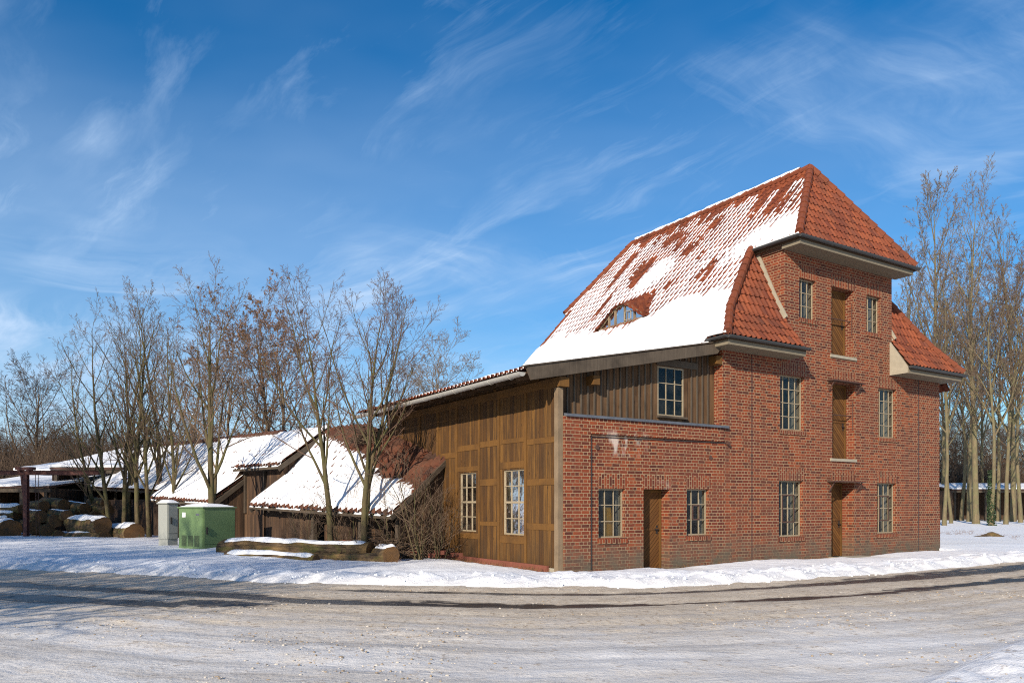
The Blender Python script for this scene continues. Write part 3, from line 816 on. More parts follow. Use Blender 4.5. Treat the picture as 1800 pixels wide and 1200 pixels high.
# battens and rails standing proud of the cladding
def battens(m):
    bt = [(1.46,.10),(2.76,.10),(3.80,.09),(5.11,.10),(6.3,.10),(7.6,.10),(8.9,.10)]
    for w, t in bt: m.box(HS-.022, HS-.001, w-t/2, w+t/2, .15, 4.55)
    rails = [(.12,1.39,3.12,3.30),(.12,1.39,2.10,2.30),(.12,1.39,1.0,1.20),(1.53,2.69,3.22,3.38),(1.53,2.69,2.57,2.78),(1.53,2.69,.62,.84),
             (2.83,3.74,3.2,3.40),(2.83,3.74,2.14,2.36),(2.83,3.74,1.05,1.2),(3.86,5.05,3.16,3.36),(3.86,5.05,2.57,2.75),(3.86,5.05,.66,.86),(5.17,6.24,3.0,3.2)]
    for a0,a1,b0,b1 in rails: m.box(HS-.014, HS-.001, a0, a1, b0+.02, b1-.02)
    m.box(HS-.05, HS-.001, .1, 10.1, 4.46, 4.66)
part('batten', M['ochre_wood'], hw_, battens)
for i, o in enumerate(HW):
    window(hall, sw, o[0], o[1], o[2], o[3], .04, 3, 4, None, mid=2, fw=.035, label='tall twelve-light window with a yellow board behind it' if i == 0 else None)
def post(m): m.box(-.145, -.002, .0, .165, 0, 4.42)
part('corner_post', M['grey_wood'], hall, post)
def plinth(m): m.box(HS-.10, HS-.036, .4, 6.2, -.1, .17)
part('plinth', M['redbrick'], hall, plinth)
def plinth2(m): m.box(HS-.035, HS+.1, .1, 10.2, -.2, .119)
part('footing', M['concrete'], hall, plinth2)
# weathered boards above the annex
TWN = (3.30, 4.25, 4.00, 5.30, .08)
tw = MB(lambda a, b, c: (a, .30+c, b))
wall(tw, None, -.0, 5.43, 3.80, 5.95, .1, [TWN])
front_boards = tw.build('gable_wall', M['grey_boards'], hall)
def fb(m):
    x = .12
    while x < 5.35:
        if not (3.22 < x < 4.32): m.box(x-.022, x+.022, .272, .299, 3.86, 5.9)
        else:
            m.box(x-.022, x+.022, .272, .299, 5.33, 5.9)
        x += .21
    m.box(3.25, 4.75, .25, .271, 5.32, 5.5)
part('cover_strip', M['old_wood'], front_boards, fb)
for o_ in (front_boards, front_boards.children[0]):
    bm = bmesh.new(); bm.from_mesh(o_.data)
    bmesh.ops.bisect_plane(bm, geom=bm.verts[:]+bm.edges[:]+bm.faces[:], plane_co=(0,0,4.74+1.13*.2022-.10), plane_no=Vector((-.2022,0,1)).normalized(), clear_outer=True)
    bm.to_mesh(o_.data); bm.free()
window(hall, lambda a, b, c: (a, .30+c, b), *TWN[:4], .0, 3, 3, 'wood')
# shallow roof, verge beam, rafters
def zH(s): return 4.74 + (s+1.13)*.2022
HE = -1.13
frH = plane_frame((HE,-.12,zH(HE)), (HE,1,zH(HE)), (0,-.12,zH(0)))
hp = [to_ab(frH, p) for p in ((HE,-.12,zH(HE)), (HE,10.4,zH(HE)), (5.2,10.4,zH(5.2)), (5.2,-.12,zH(5.2)))]
hroof = bms_to_obj('roof', [tiles_bm(frH, hp, .21, .34, .065, .035, 11)], M['tile'], hall)
def lvlH(a, b): return .106 + .02*nz(a*.8, b*.8, 4) + .012*nz(a*3, b*3, 1) - (.03 if b < .1 else 0)
bms_to_obj('roof_snow', [snow_bm(frH, [(hp[0][0]+.05, .06), (hp[1][0], .06), (hp[2][0], hp[2][1]), (hp[0][0]+.05, hp[2][1])], lvlH, .10, .12, .05)], M['snow_roof'], hroof)
def deck(m):
    m.prism([(HE+.03,-.06,zH(HE)-.05), (5.4,-.06,zH(5.4)-.05), (5.4,10.3,zH(5.4)-.05), (HE+.03,10.3,zH(HE)-.05)], (0,0,-.04))
    w = .35
    while w < 10:
        m.bar((HE+.06, w, zH(HE+.06)-.15), (.2, w, zH(.2)-.15), .11, .13); w += .92
part('rafters', M['soffit_wood'], hall, deck, fixn=True)
def verge(m):
    z = .02
    m.prism([(HE-.02,-.10,zH(HE)+z+.03), (HE+.12,-.10,zH(HE)-.24), (5.05,-.10,zH(5.05)-.26), (5.35,-.10,zH(5.35)+z)], (0,-.075,0))
    m.prism([(HE-.08,-.20,zH(HE)+.075), (5.3,-.20,zH(5.3)+.075), (5.3,-.02,zH(5.3)+.075), (HE-.08,-.02,zH(HE)+.075)], (0,0,-.03))
part('verge_board', M['old_wood'], hall, verge, fixn=True)
def purl(m):
    m.box(-.16, .12, -.08, .6, 4.44, 4.66); m.box(.92, 1.12, .0, .6, 4.58, 4.80); m.box(5.18, 5.40, -.02, .5, 5.50, 5.72)
part('purlin_end', M['ochre_wood'], hall, purl)
def hg(m):
    m.halfpipe((HE-.09, 10.4, zH(HE)-.09), (HE-.09, -.08, zH(HE)-.07), .095)
hgu = part('gutter', M['zinc'], hall, hg)
def hgb(m):
    w = .4
    while w < 10.2:
        m.tube([(HE-.09+.105*math.cos(math.pi+math.pi*k/6), w, zH(HE)-.08+.10*math.sin(math.pi+math.pi*k/6)) for k in range(7)], .008, 5); w += .9
part('gutter_bracket', M['zinc'], hgu, hgb)
def inner_board(name, label, cat, a0, a1, z0, z1, s, mat, par_xf):
    m = MB(par_xf); m.prism([(a0,z0,s),(a1,z0,s),(a1-.05,z1,s+.02),(a0-.05,z1,s+.02)], (0,0,.03))
    o = m.build(name, mat, None, fixn=True); o.location = (CX, CY, 0); o.rotation_euler = (0,0,ANG); tag(o, label, cat); return o
inner_board('yellow_board', 'yellow board leaning inside the tall hall window nearest the corner post', 'board', 1.60, 1.82, .90, 1.70, .11, M['yellow'], sw)
inner_board('yellow_board', 'yellow panel standing inside the left annex window', 'board', 1.42, 1.68, .86, 1.58, .17, M['yellow'], facade)
# ------------------------------------------------------------------ sawmill shed
def at(px, py, Z): return Vector(((px-900)/F*Z, Z, EYE+(HZ-py)/F*Z))
def gx(px, Z): return (px-900)/F*Z
SHX, SHY = -3.38, 21.85
shed = empty('sawmill_shed', (SHX, SHY, 0), R(135), 'long low sawmill shed with sagging snow-covered tile roof and boarded dormer', 'shed')
def SH(m, K, z): return (m, -K, z)
def prof(K, m=0.0):
    z = 1.36 + K*.74 if K < 1.5 else 2.47 + (K-1.5)*1.14
    return z + .022*m*(1-smooth(K, 1.0, 3.3)) + .008*m
def sp_(m, K, dz=0.0): return SH(m, K, prof(K, m)+dz)
tb = []; sb = []
def shed_patch(pts, lvl, seed, K0, plane=None):
    P3 = [sp_(*p) for p in pts] if plane is None else [SH(p[0], p[1], plane(p[1])) for p in pts]
    # plane through the lower edge and the mean of the upper edge
    lo = sorted(pts, key=lambda p: p[1])[:2]; lo.sort()
    zf = (lambda m, K: prof(K, m)) if plane is None else (lambda m, K: plane(K))
    hiK = max(p[1] for p in pts); mm = sum(p[0] for p in pts)/len(pts)
    fr = plane_frame(SH(lo[0][0], lo[0][1], zf(lo[0][0], lo[0][1])), SH(lo[1][0], lo[1][1], zf(lo[1][0], lo[1][1])), SH(mm, hiK, zf(mm, hiK)))
    fr = (Vector(SH(0, K0, zf(0, K0))) if True else fr[0], fr[1], fr[2], fr[3])
    pl = [to_ab(fr, p) for p in P3]
    ca = abs(fr[2].y)
    tb.append(tiles_bm(fr, pl, .29, .35, .085, .045, seed, .022))
    if lvl: sb.append(snow_bm(fr, pl, lambda a, b: lvl(a, K0+b*ca), .08, .08, .012, .012))
def lv_near(m, K):
    v = .122-.15*(1-smooth(K, -.05, .16+.12*nz(m*1.9, 4.4)+.08*(hsh(math.floor(m/.29), 2)-.5)))+.025*nz(m*.6, K*.6, 2)+.015*nz(m*2.5, K*2.5, 5)
    e = K-(.86+.25*m+.28*nz(m*.7, 3.3)-.10*math.floor(m/.27)%2*.0+.12*(hsh(math.floor(m/.27), 5)-.5))
    v -= .17*smooth(e, -.1, .28)
    v -= .12*(1-smooth(m, .10, .32))*smooth(K, .6, 1.0)
    return v
def lv_full(m, K): return .122-(.15*(1-smooth(K, -.05, .16+.12*nz(m*1.9, 4.4))) if m < 18.2 else 0)-(.15*(1-smooth(K, 1.04, 1.24+.1*nz(m*2, 1))) if 8.4 < m < 12.03 else 0)+.03*nz(m*.5, K*.6, 6)+.018*nz(m*2.2, K*2.2, 5)-.05*smooth(K, 3.05, 3.3)*max(0, nz(m*1.5, 9.3)+.2)
HLK = lambda m: 1.98+.22*m
shed_patch([(0,-.05),(8.62,-.05),(8.62,1.5),(0,1.5)], lv_near, 21, -.05)
shed_patch([(0,1.5),(8.62,1.5),(8.62,3.3),(6.0,3.3),(0,HLK(0))], lv_near, 22, 1.5)
shed_patch([(12.06,-.05),(18.2,-.05),(18.2,1.5),(12.06,1.5)], lv_full, 23, -.05)
shed_patch([(12.06,1.5),(18.2,1.5),(18.2,3.3),(12.06,3.3)], lv_full, 24, 1.5)
shed_patch([(18.2,.45),(29,.45),(29,1.5),(18.2,1.5)], lv_full, 25, .45)
shed_patch([(18.2,1.5),(29,1.5),(29,3.3),(18.2,3.3)], lv_full, 26, 1.5)
dpl = lambda K: 3.08+(K-1.05)*.70
shed_patch([(8.45,1.05),(12.35,1.05),(12.35,3.32),(8.45,3.32)], lv_full, 27, 1.05, dpl)
sroof = bms_to_obj('roof', tb, M['old_tile'], shed)
bms_to_obj('roof_snow', sb, M['snow_roof'], sroof)
def sunder(m):
    for m0, m1, K0, K1 in ((.02,8.6,-.02,1.5),(12.08,18.2,-.02,1.5),(18.2,29,.48,1.5)):
        m.prism([sp_(m0,K0,-.06), sp_(m1,K0,-.06), sp_(m1,K1,-.06), sp_(m0,K1,-.06)], (0,0,-.06))
    m.prism([sp_(.02,1.5,-.06), sp_(8.6,1.5,-.06), sp_(8.6,3.28,-.06), sp_(5.9,3.28,-.06), sp_(.02,HLK(0),-.06)], (0,0,-.06))
    m.prism([sp_(12.08,1.5,-.06), sp_(29,1.5,-.06), sp_(29,3.28,-.06), sp_(12.08,3.28,-.06)], (0,0,-.06))
    m.prism([SH(8.48,1.08,dpl(1.08)-.06), SH(12.32,1.08,dpl(1.08)-.06), SH(12.32,3.3,dpl(3.3)-.06), SH(8.48,3.3,dpl(3.3)-.06)], (0,0,-.07))
    m.prism([SH(6.2,3.3,prof(3.3,6)-.02), SH(29,3.3,prof(3.3,29)-.02), SH(29,8.0,2.2), SH(10.5,8.0,2.2)], (0,0,-.08))
    mm = .5
    while mm < 28.5:
        if not 8.7 < mm < 12: m.bar(sp_(mm, .0 if mm < 18 else .5, -.16), sp_(mm, .9, -.16), .09, .11)
        mm += .85
part('rafters', M['old_wood'], shed, sunder, fixn=True)
part('ridge_tiles', M['old_tile'], sroof, lambda m: ridge_line(m, sp_(12.2,3.32,.06), sp_(29,3.32,.06), .13))
def swalls(m):
    def wq(m0, m1, K, z0, z1): m.box(m0, m1, -K-.06, -K, z0, z1)
    wq(5.0, 8.5, .55, -.1, 1.75); wq(1.2, 5.0, .85, -.1, 2.0)
    wq(8.55, 12.05, 1.5, 1.2, 3.25); wq(8.6, 12.05, 1.45, -.1, 1.25)
    wq(12.1, 18.1, .75, 1.0, 1.95); wq(18.2, 28.9, .8, -.1, 1.9)
    # cheek beside the dormer and gable ends
    m.face([SH(8.58,.5,0), SH(8.58,3.2,0), SH(8.58,3.2,4.4), SH(8.58,1.5,3.25), SH(8.58,.5,1.8)])
    m.face([SH(12.1,.5,0), SH(12.1,3.2,0), SH(12.1,3.2,4.4), SH(12.1,1.4,3.2), SH(12.1,.5,1.8)])
    m.face([SH(28.9,.8,0), SH(28.9,7,0), SH(28.9,7,2.4), SH(28.9,3.3,4.5), SH(28.9,.8,1.9)])
    m.face([SH(9,7.5,0), SH(28.9,7.5,0), SH(28.9,7.5,2.3), SH(9,7.5,2.3)])
part('wall', M['shed_boards'], shed, swalls)
def sgable(m):
    m.face([SH(.12,.35,-.1), SH(.12,1.96,-.1), SH(.12,1.96,3.15), SH(.12,1.5,2.36), SH(.12,.35,1.48)])
part('gable_wall', M['shed_boards'], shed, sgable)
def sbrick(m):
    for a, b in ((12.2,12.7),(13.3,14.2),(14.9,15.3),(16.0,16.9),(17.5,18.1)): m.box(a, b, -.74, -.60, -.1, 1.6)
    m.box(6.6, 7.6, -.54, -.48, -.1, .42); m.box(3.2, 4.0, -.84, -.74, -.1, .5)
part('brick_pier', M['redbrick'], shed, sbrick)
def sdoor(m):
    m.box(8.75, 8.83, -1.49, -1.40, 1.3, 3.1); m.box(10.3, 10.38, -1.49, -1.40, 1.3, 3.1); m.box(11.95, 12.03, -1.49, -1.40, 1.3, 3.1)
    m.box(8.7, 12.05, -1.49, -1.38, 2.95, 3.08)
    m.bar(SH(8.62,0,1.42), SH(8.62,1.55,2.56), .06, .16); m.bar(SH(8.44,1.0,2.95), SH(8.44,3.25,4.52), .05, .18)
    m.bar(SH(12.04,0,1.5), SH(12.04,1.6,2.7), .06, .16); m.bar(SH(0,-.04,1.26), SH(0,1.98,2.92), .06, .14)
    for a in (4.95, 2.2, .3): m.box(a-.07, a+.07, -.5, -.36, -.1, 1.5)
    m.bar(SH(4.9,.42,.75), SH(5.6,.42,.1), .05, .12)
part('frame_timber', M['old_wood'], shed, sdoor)
# ------------------------------------------------------------------ sheds beyond the log yard
def yard_shed(name, label, X0, X1, Y0, Y1, z0, z1, posts, back=True, th=.10):
    e = empty(name, ((X0+X1)/2, Y0, 0), 0, label, 'shed'); cx = (X0+X1)/2
    def pr(m): m.prism([(X0-cx,0,z0),(X1-cx,0,z0),(X1-cx,Y1-Y0,z1),(X0-cx,Y1-Y0,z1)], (0,0,-th))
    r = part('roof', M['rust'], e, pr, fixn=True)
    fr = plane_frame((X0-cx-.05,-.05,z0), (X1-cx+.05,-.05,z0), (X0-cx-.05,Y1-Y0,z1))
    W, D = X1-X0+.1, math.hypot(Y1-Y0+.05, z1-z0)
    bms_to_obj('roof_snow', [snow_bm(fr, [(0,.05),(W,.02),(W,D),(0,D)], lambda a, b: .13+.04*nz(a*.5,b*.5,X0)-.05*abs(math.sin(a*2.2))*(X1-X0<5), .16, .2, .12)], M['snow_roof'], r)
    if back:
        part('rear_wall', M['shed_boards'], e, lambda m: m.box(X0-cx, X1-cx, Y1-Y0-.15, Y1-Y0-.05, -.1, z1-.15))
        part('side_wall', M['shed_boards'], e, lambda m: (m.box(X0-cx+.02, X0-cx+.1, .2, Y1-Y0-.2, -.1, z0-.12), m.box(X1-cx-.1, X1-cx-.02, .2, Y1-Y0-.2, -.1, z0-.12)))
    for k in range(posts):
        x = (X0-cx)+.25+(X1-X0-.5)*k/max(1, posts-1)
        part('post', M['old_wood'], e, lambda m: m.box(x-.08, x+.08, .12, .28, -.1, z0-.11))
    part('eave_beam', M['old_wood'], e, lambda m: m.box(X0-cx, X1-cx, .08, .24, z0-.32, z0-.11))
    return e
yard_shed('log_shed', 'open-fronted dark log shed with snowy roof behind the thin multi-stem trees', gx(87,42), gx(262,42), 42, 51, 3.65, 5.35, 4)
yard_shed('lean_to_shed', 'low dark shed with streaky snowy roof behind the red steel gantry', gx(-60,40), gx(86,40), 40, 46, 2.6, 3.3, 4)
yard_shed('far_shed', 'snow-roofed shed at the far left edge behind the low dark shed', gx(25,48), gx(88,48), 48, 55, 3.75, 4.75, 2)
yard_shed('distant_shed', 'long low dark shed with snowy roof seen between the trunks right of the mill', gx(1676,74), gx(1900,74), 74, 79, 3.1, 3.7, 5)
# ------------------------------------------------------------------ gantry
def gantry():
    Z = 35.0; e = empty('steel_gantry', (gx(46,Z), Z, 0), 0, 'red steel gantry post and beam standing over the log yard', 'gantry')
    part('post', M['red_steel'], e, lambda m: (m.box(-.09,.09,-.10,-.085,-.1,2.98), m.box(-.09,.09,.085,.10,-.1,2.98), m.box(-.015,.015,-.084,.084,-.1,2.98)))
    part('beam', M['red_steel'], e, lambda m: (m.box(-2.6,3.6,-.09,.09,2.98,3.0), m.box(-2.6,3.6,-.09,.09,3.16,3.18), m.box(-2.6,3.6,-.012,.012,3.0,3.16)))
    part('trolley', M['red_steel'], e, lambda m: (m.box(-.42,.36,-.14,.14,3.20,3.34), m.box(-.30,-.18,-.17,.17,3.14,3.20), m.box(.1,.22,-.17,.17,3.14,3.20)))
    part('brace', M['red_steel'], e, lambda m: m.bar((-.22,0,3.0), (-.06,0,1.6), .07, .07, up=(0,1,0)))
    for x in (.42, .55):
        part('chain', M['rust'], e, lambda m: m.tube([(x,0,2.98),(x+.02,0,1.6),(x+.05,0,.0)], .014, 5))
    part('base_plate', M['rust'], e, lambda m: m.box(-.22,.22,-.2,.2,-.05,.08))
gantry()
# ------------------------------------------------------------------ cabinets
def cabinet(name, X, Y, ang, W, D, H, z0, mat, label, kind):
    e = empty(name, (X, Y, 0), ang, label, 'cabinet')     # nearest corner at the origin, x along the right face, y along the left face
    b = MB()
    b.box(0.0, W, 0.0, D, z0, H); body = b.build('body', mat, e)
    bm = bmesh.new(); bm.from_mesh(body.data); bmesh.ops.remove_doubles(bm, verts=bm.verts, dist=1e-4)
    bmesh.ops.recalc_face_normals(bm, faces=bm.faces)
    bmesh.ops.bevel(bm, geom=bm.edges[:], offset=.018, segments=2, affect='EDGES'); bm.to_mesh(body.data); bm.free()
    ov = .035
    part('cap', mat, e, lambda m: m.prism([(-ov,-ov,H+.045),(W+ov,-ov,H+.045),(W+ov,D+ov,H+.045),(-ov,D+ov,H+.045)], (0,0,-.04)), fixn=True)
    part('plinth', M['grey_paint'] if kind == 'green' else mat, e, lambda m: m.box(.015, W-.015, .015, D-.015, -.2, z0-.004))
    def door_panel(m):
        m.box(.04, W-.04, -.014, -.001, z0+.22, H-.03)
        m.box(.04, W-.04, -.012, -.001, z0+.03, z0+.20)
    part('door', mat, e, door_panel)
    part('handle', M['black'], e, lambda m: (m.box(.10, .15, -.045, -.016, z0+.55, z0+.78), m.box(.115, .135, -.06, -.045, z0+.60, z0+.76)))
    if kind == 'green':
        part('side_panel', mat, e, lambda m: m.box(-.012, -.001, .05, D-.05, z0+.03, H-.03))
        for i in range(3):
            part('vent', M['black'], e, lambda m: [m.box(-.0165, -.0125, .18+i*.34+j*.045, .20+i*.34+j*.045, z0+.14, z0+.50) for j in range(6)])
        part('sticker', M['white'], e, lambda m: m.box(-.017, -.0125, D-.40, D-.22, H-.30, H-.14))
        part('name_plate', M['lead'], e, lambda m: m.box(-.017, -.0125, .18, .36, H-.24, H-.17))
    # snow lying on the cap
    n = 12; g = MB()
    def hz_(i, j):
        u, v = i/n, j/n; edge = min(u, 1-u, v, 1-v)
        return H+.045+(.015+.085*smooth(edge, 0, .25))*(1+.3*nz(u*2, v*2, X)) if edge > 0 else H+.047
    for i in range(n):
        for j in range(n):
            P = [(-ov+(W+2*ov)*(i+a)/n, -ov+(D+2*ov)*(j+b_)/n, hz_(i+a, j+b_)) for a, b_ in ((0,0),(1,0),(1,1),(0,1))]
            g.face(P, sm=True)
    g.build('snow_cap', M['snow_roof'], e, weld=True)
    return e
cabinet('utility_cabinet', gx(357,25.3), 25.3, R(58), 1.27, 1.30, 1.52, .12, M['green'], 'green utility cabinet with vents, white sticker and snow on its lid', 'green')
cabinet('utility_cabinet', gx(294.5,26.9), 26.9, R(58), .42, .55, 1.66, .42, M['grey_paint'], 'tall narrow grey utility cabinet left of the green one', 'grey')
# ------------------------------------------------------------------ logs
def make_log(p0, p1, r0, r1, label, snow=1.0, seed=0, group=None, bark='log_bark', name='log'):
    p0, p1 = Vector(p0), Vector(p1); d = p1-p0; L = d.length; d.normalize()
    sd = d.cross(Vector((0,0,1))).normalized(); up = sd.cross(d).normalized()
    NR, NA = 22, 24
    m = MB(); rings = []
    def rad(t, k):
        th = 2*math.pi*k/NA
        return (r0+(r1-r0)*t)*(1+.16*nz(math.cos(th)*1.2+seed, math.sin(th)*1.2, t*L*.7)+.09*nz(math.cos(th)*3+seed, math.sin(th)*3, t*L*2)+.04*nz(math.cos(th)*8+seed, math.sin(th)*8, t*L*4))
    for i in range(NR+1):
        t = i/NR; c = d*(L*t)+up*(.03*L*.3*nz(t*2.2, seed, 4.4))
        rings.append([c+(sd*math.cos(2*math.pi*k/NA)+up*math.sin(2*math.pi*k/NA))*rad(t, k) for k in range(NA)])
    for i in range(NR):
        for k in range(NA):
            j = (k+1) % NA; m.face([tuple(rings[i][k]), tuple(rings[i][j]), tuple(rings[i+1][j]), tuple(rings[i+1][k])], [(k*r0*6.28/NA+seed, L*i/NR), ((k+1)*r0*6.28/NA+seed, L*i/NR), ((k+1)*r0*6.28/NA+seed, L*(i+1)/NR), (k*r0*6.28/NA+seed, L*(i+1)/NR)], sm=True)
    for rg, c in ((rings[0], Vector((0,0,0))), (rings[-1], d*L)):
        for k in range(NA):
            j = (k+1) % NA
            def uvp(v): w = v-c; return (w.dot(sd), w.dot(up))
            m.face([tuple(c), tuple(rg[k]), tuple(rg[j])], [(0,0), uvp(rg[k]), uvp(rg[j])], mi=1)
    o = m.build(name, [M[bark], M['log_end']], None, weld=True); o.location = p0
    tag(o, label, 'log', group)
    if snow > 0:
        g = MB(); NS = 26; NC = 10
        t0, t1 = .03, .97
        def pt(i, q):
            t = t0+(t1-t0)*i/NS
            half = math.radians(52)*snow*(1+.35*nz(t*L*1.6, seed+3, q*.05)); th = math.pi/2+half*(2*q/NC-1)
            kf = th/(2*math.pi)*NA; rr = rad(t, kf)
            thick = .075*snow*max(0, 1-(2*q/NC-1)**2)**.6*smooth(min(t-t0, t1-t), 0, .05)*(1+.4*nz(t*L*1.3, seed, 1))
            c = d*(L*t)+up*(.03*L*.3*nz(t*2.2, seed, 4.4))
            return tuple(c+(sd*math.cos(th)+up*math.sin(th))*(rr*.985+thick))
        for i in range(NS):
            for q in range(NC): g.face([pt(i,q), pt(i,q+1), pt(i+1,q+1), pt(i+1,q)], sm=True)
        g.build('snow_cap', M['snow_roof'], o, weld=True)
    return o
LG = 'logs stacked in the yard'
make_log(at(392,966,23.4), at(652,970,21.9), .32, .30, 'long thick mossy log, upper of the pile right of the green cabinet', .72, 1)
make_log(at(400,982,22.4), at(556,986,21.2), .21, .18, 'thin log with broken snow strip lying in front of the long thick log', .8, 2)
make_log(at(556,984,22.0), at(690,984,21.2), .18, .20, 'log with cut end half buried under the long thick mossy log', .0, 3)
make_log(at(668,974,22.0), at(688,976,20.9), .25, .24, 'short log end with small snow cap right of the long thick log', .8, 4)
make_log(at(128,922,36.0), at(181,924,34.2), .39, .39, 'thick log with dark end and snow cap lying on another log', 1.0, 5, LG)
make_log(at(124,946,35.6), at(184,946,34.2), .34, .32, 'mossy log under the dark-ended thick log, touching the snow', .7, 6, LG)
make_log(at(200,937,35.6), at(236,938,33.8), .41, .43, 'log with pale brown cut end under the multi-stem trees', 1.0, 7, LG)
make_log(at(-30,928,38.0), at(18,931,35.2), .43, .47, 'fat log with orange-brown cut end left of the gantry post', 1.0, 8, LG)
rl = random.Random(5)
stack = [(62,926,.37,'log end just right of the gantry post foot'),(84,931,.34,'round log end in the dark lower stack, second from the gantry post'),(104,942,.30,'low log end beside the mossy log on the snow'),
         (72,908,.33,'log above the gantry-side log ends'),(98,915,.34,'dark log resting on the round log ends'),(118,907,.31,'log with orange end under the long top logs')]
for i, (px, py, r, lb) in enumerate(stack):
    make_log(at(px-34,py-5,38.0), at(px,py,35.6+.3*i/6), r*.82, r*.86, lb, .4 if py < 910 else 0, 20+i, LG)
for i, (x0,y0,x1,y1,r,lb) in enumerate([(78,884,112,887,.30,'upper long log lying crosswise behind the gantry chain'),(108,890,150,894,.31,'long bark-covered log in the middle of the upper stack'),
        (140,893,192,896,.30,'long log at the right end of the upper stack'),(92,899,140,903,.29,'log with pale end below the upper crosswise logs'),(160,882,186,884,.25,'topmost log of the stack before the open shed'),
        (136,906,168,908,.28,'dark log wedged behind the thick snow-capped logs'),(50,890,78,889,.28,'log lying crosswise directly behind the gantry post')]):
    make_log(at(x0,y0,38.6), at(x1,y1,37.2), r, r*.93, lb, .25 if i in (1,) else 0, 40+i, LG)
for i, (x0,y0,x1,y1,r,lb) in enumerate([(-60,898,38,894,.22,'top snow-striped log at the left picture edge'),(-60,908,30,905,.22,'middle snow-striped log at the left picture edge'),(-50,917,20,913,.20,'lowest snow-striped log behind the fat orange-ended log')]):
    make_log(at(x0,y0,37.5), at(x1,y1,36.5), r, r, lb, 1.2, 60+i, LG)
# ------------------------------------------------------------------ bare trees
class Tubes:
    def __init__(s): s.v = []; s.f = []; s.n = 0
    def add(s, pts, rad, n):
        pts = np.asarray(pts, dtype=np.float64); m = len(pts)
        t = np.gradient(pts, axis=0); t /= np.linalg.norm(t, axis=1)[:, None]+1e-9
        ref = np.array((0.0,0.0,1.0)) if abs(t[0][2]) < .8 else np.array((1.0,0.0,0.0))
        a = np.cross(t, ref); a /= np.linalg.norm(a, axis=1)[:, None]+1e-9; b = np.cross(a, t)
        th = np.arange(n)*2*np.pi/n; r = np.asarray(rad)[:, None, None]
        ring = pts[:, None, :]+r*(a[:, None, :]*np.cos(th)[None, :, None]+b[:, None, :]*np.sin(th)[None, :, None])
        s.v.append(ring.reshape(-1, 3))
        i = np.arange(m-1)[:, None]*n; k = np.arange(n)[None, :]; k2 = (k+1) % n
        s.f.append((np.stack([i+k, i+k2, i+n+k2, i+n+k], axis=2).reshape(-1, 4))+s.n)
        s.n += m*n
    def quads(s, P):    # (k,4,3)
        P = np.asarray(P); k = len(P)
        s.v.append(P.reshape(-1, 3)); s.f.append(np.arange(k*4).reshape(-1, 4)+s.n); s.n += 4*k
    def mesh(s, name, mat, smooth_=True):
        me = bpy.data.meshes.new(name)
        v = np.concatenate(s.v).astype(np.float32); f = np.concatenate(s.f).astype(np.int32)
        me.vertices.add(len(v)); me.vertices.foreach_set('co', v.ravel())
        me.loops.add(f.size); me.loops.foreach_set('vertex_index', f.ravel())
        me.polygons.add(len(f)); me.polygons.foreach_set('loop_start', np.arange(len(f), dtype=np.int32)*4)
        try: me.polygons.foreach_set('loop_total', np.full(len(f), 4, dtype=np.int32))
        except Exception: pass
        me.polygons.foreach_set('use_smooth', np.full(len(f), smooth_, dtype=bool))
        me.update(calc_edges=True); me.materials.append(mat); return me
def grow_tree(seed, H, r, spec, stems=None, leaves=0, minr=.005, split=1):
    """spec: per level (n children, t0, t1, angle lo, hi, length ratio, wiggle, up-pull, segs)"""
    rg = np.random.RandomState(seed); trunk = Tubes(); crown = Tubes(); leafp = []
    def grow(lv, p, d, L, r0):
        n, t0, t1, a0, a1, lr, wig, pull, segs = spec[lv]
        pts = [p]; dirs = [d]
        for i in range(segs):
            d = d+rg.normal(0, wig, 3)+np.array((0, 0, pull)); d = d/np.linalg.norm(d)
            p = p+d*L/segs; pts.append(p); dirs.append(d)
        tip = minr if lv < 2 else max(minr*.8, r0*.45)
        rad = np.maximum(np.linspace(r0, tip, segs+1), minr*.8)
        if lv == 0: rad = np.maximum(r0*(1-np.linspace(0, 1, segs+1))**.85, minr); rad[0] *= 1.25
        (trunk if lv <= split else crown).add(pts, rad, 7 if lv == 0 else 5 if lv == 1 else 3)
        if lv+1 < len(spec):
            az = rg.uniform(0, 6.28)
            nn = max(1, int(round(n*rg.uniform(.8, 1.2))))
            for k in range(nn):
                t = t0+(t1-t0)*((k+rg.uniform(.1, .9))/nn); x = t*segs; i = min(int(x), segs-1); f = x-i
                q = pts[i]*(1-f)+pts[i+1]*f; dd = dirs[i+1]
                az += 2.4+rg.uniform(-.5, .5)
                ref = np.array((0,0,1.0)) if abs(dd[2]) < .95 else np.array((1.0,0,0))
                u = np.cross(dd, ref); u /= np.linalg.norm(u); w = np.cross(dd, u)
                an = math.radians(rg.uniform(a0, a1))
                nd = dd*math.cos(an)+(u*math.cos(az)+w*math.sin(az))*math.sin(an)
                cl = L*lr*(1.15-.75*t)*rg.uniform(.7, 1.2)
                rr = (rad[i]*(1-f)+rad[i+1]*f)*(.62 if lv == 0 else .6)
                rr = max(minr, min(rr, cl*.022))
                grow(lv+1, q, nd, cl, rr)
        if leaves and lv >= len(spec)-2:
            for k in range(leaves):
                if rg.rand() < .5: continue
                q = pts[rg.randint(1, len(pts))]+rg.normal(0, .03, 3); s_ = rg.uniform(.022, .045)
                a = rg.normal(0, 1, 3); a /= np.linalg.norm(a); b = np.cross(a, rg.normal(0, 1, 3)); b /= np.linalg.norm(b)+1e-6
                leafp.append([q-a*s_, q+b*s_*.6-np.array((0,0,.01)), q+a*s_*1.1-np.array((0,0,.03)), q-b*s_*.6])
    for (ox, oy, lx, ly, hs) in (stems or [(0,0,0,0,1)]):
        d = np.array((lx, ly, 1.0)); d /= np.linalg.norm(d)
        grow(0, np.array((ox, oy, -.15)), d, H*hs, r*hs)
    return trunk, crown, leafp
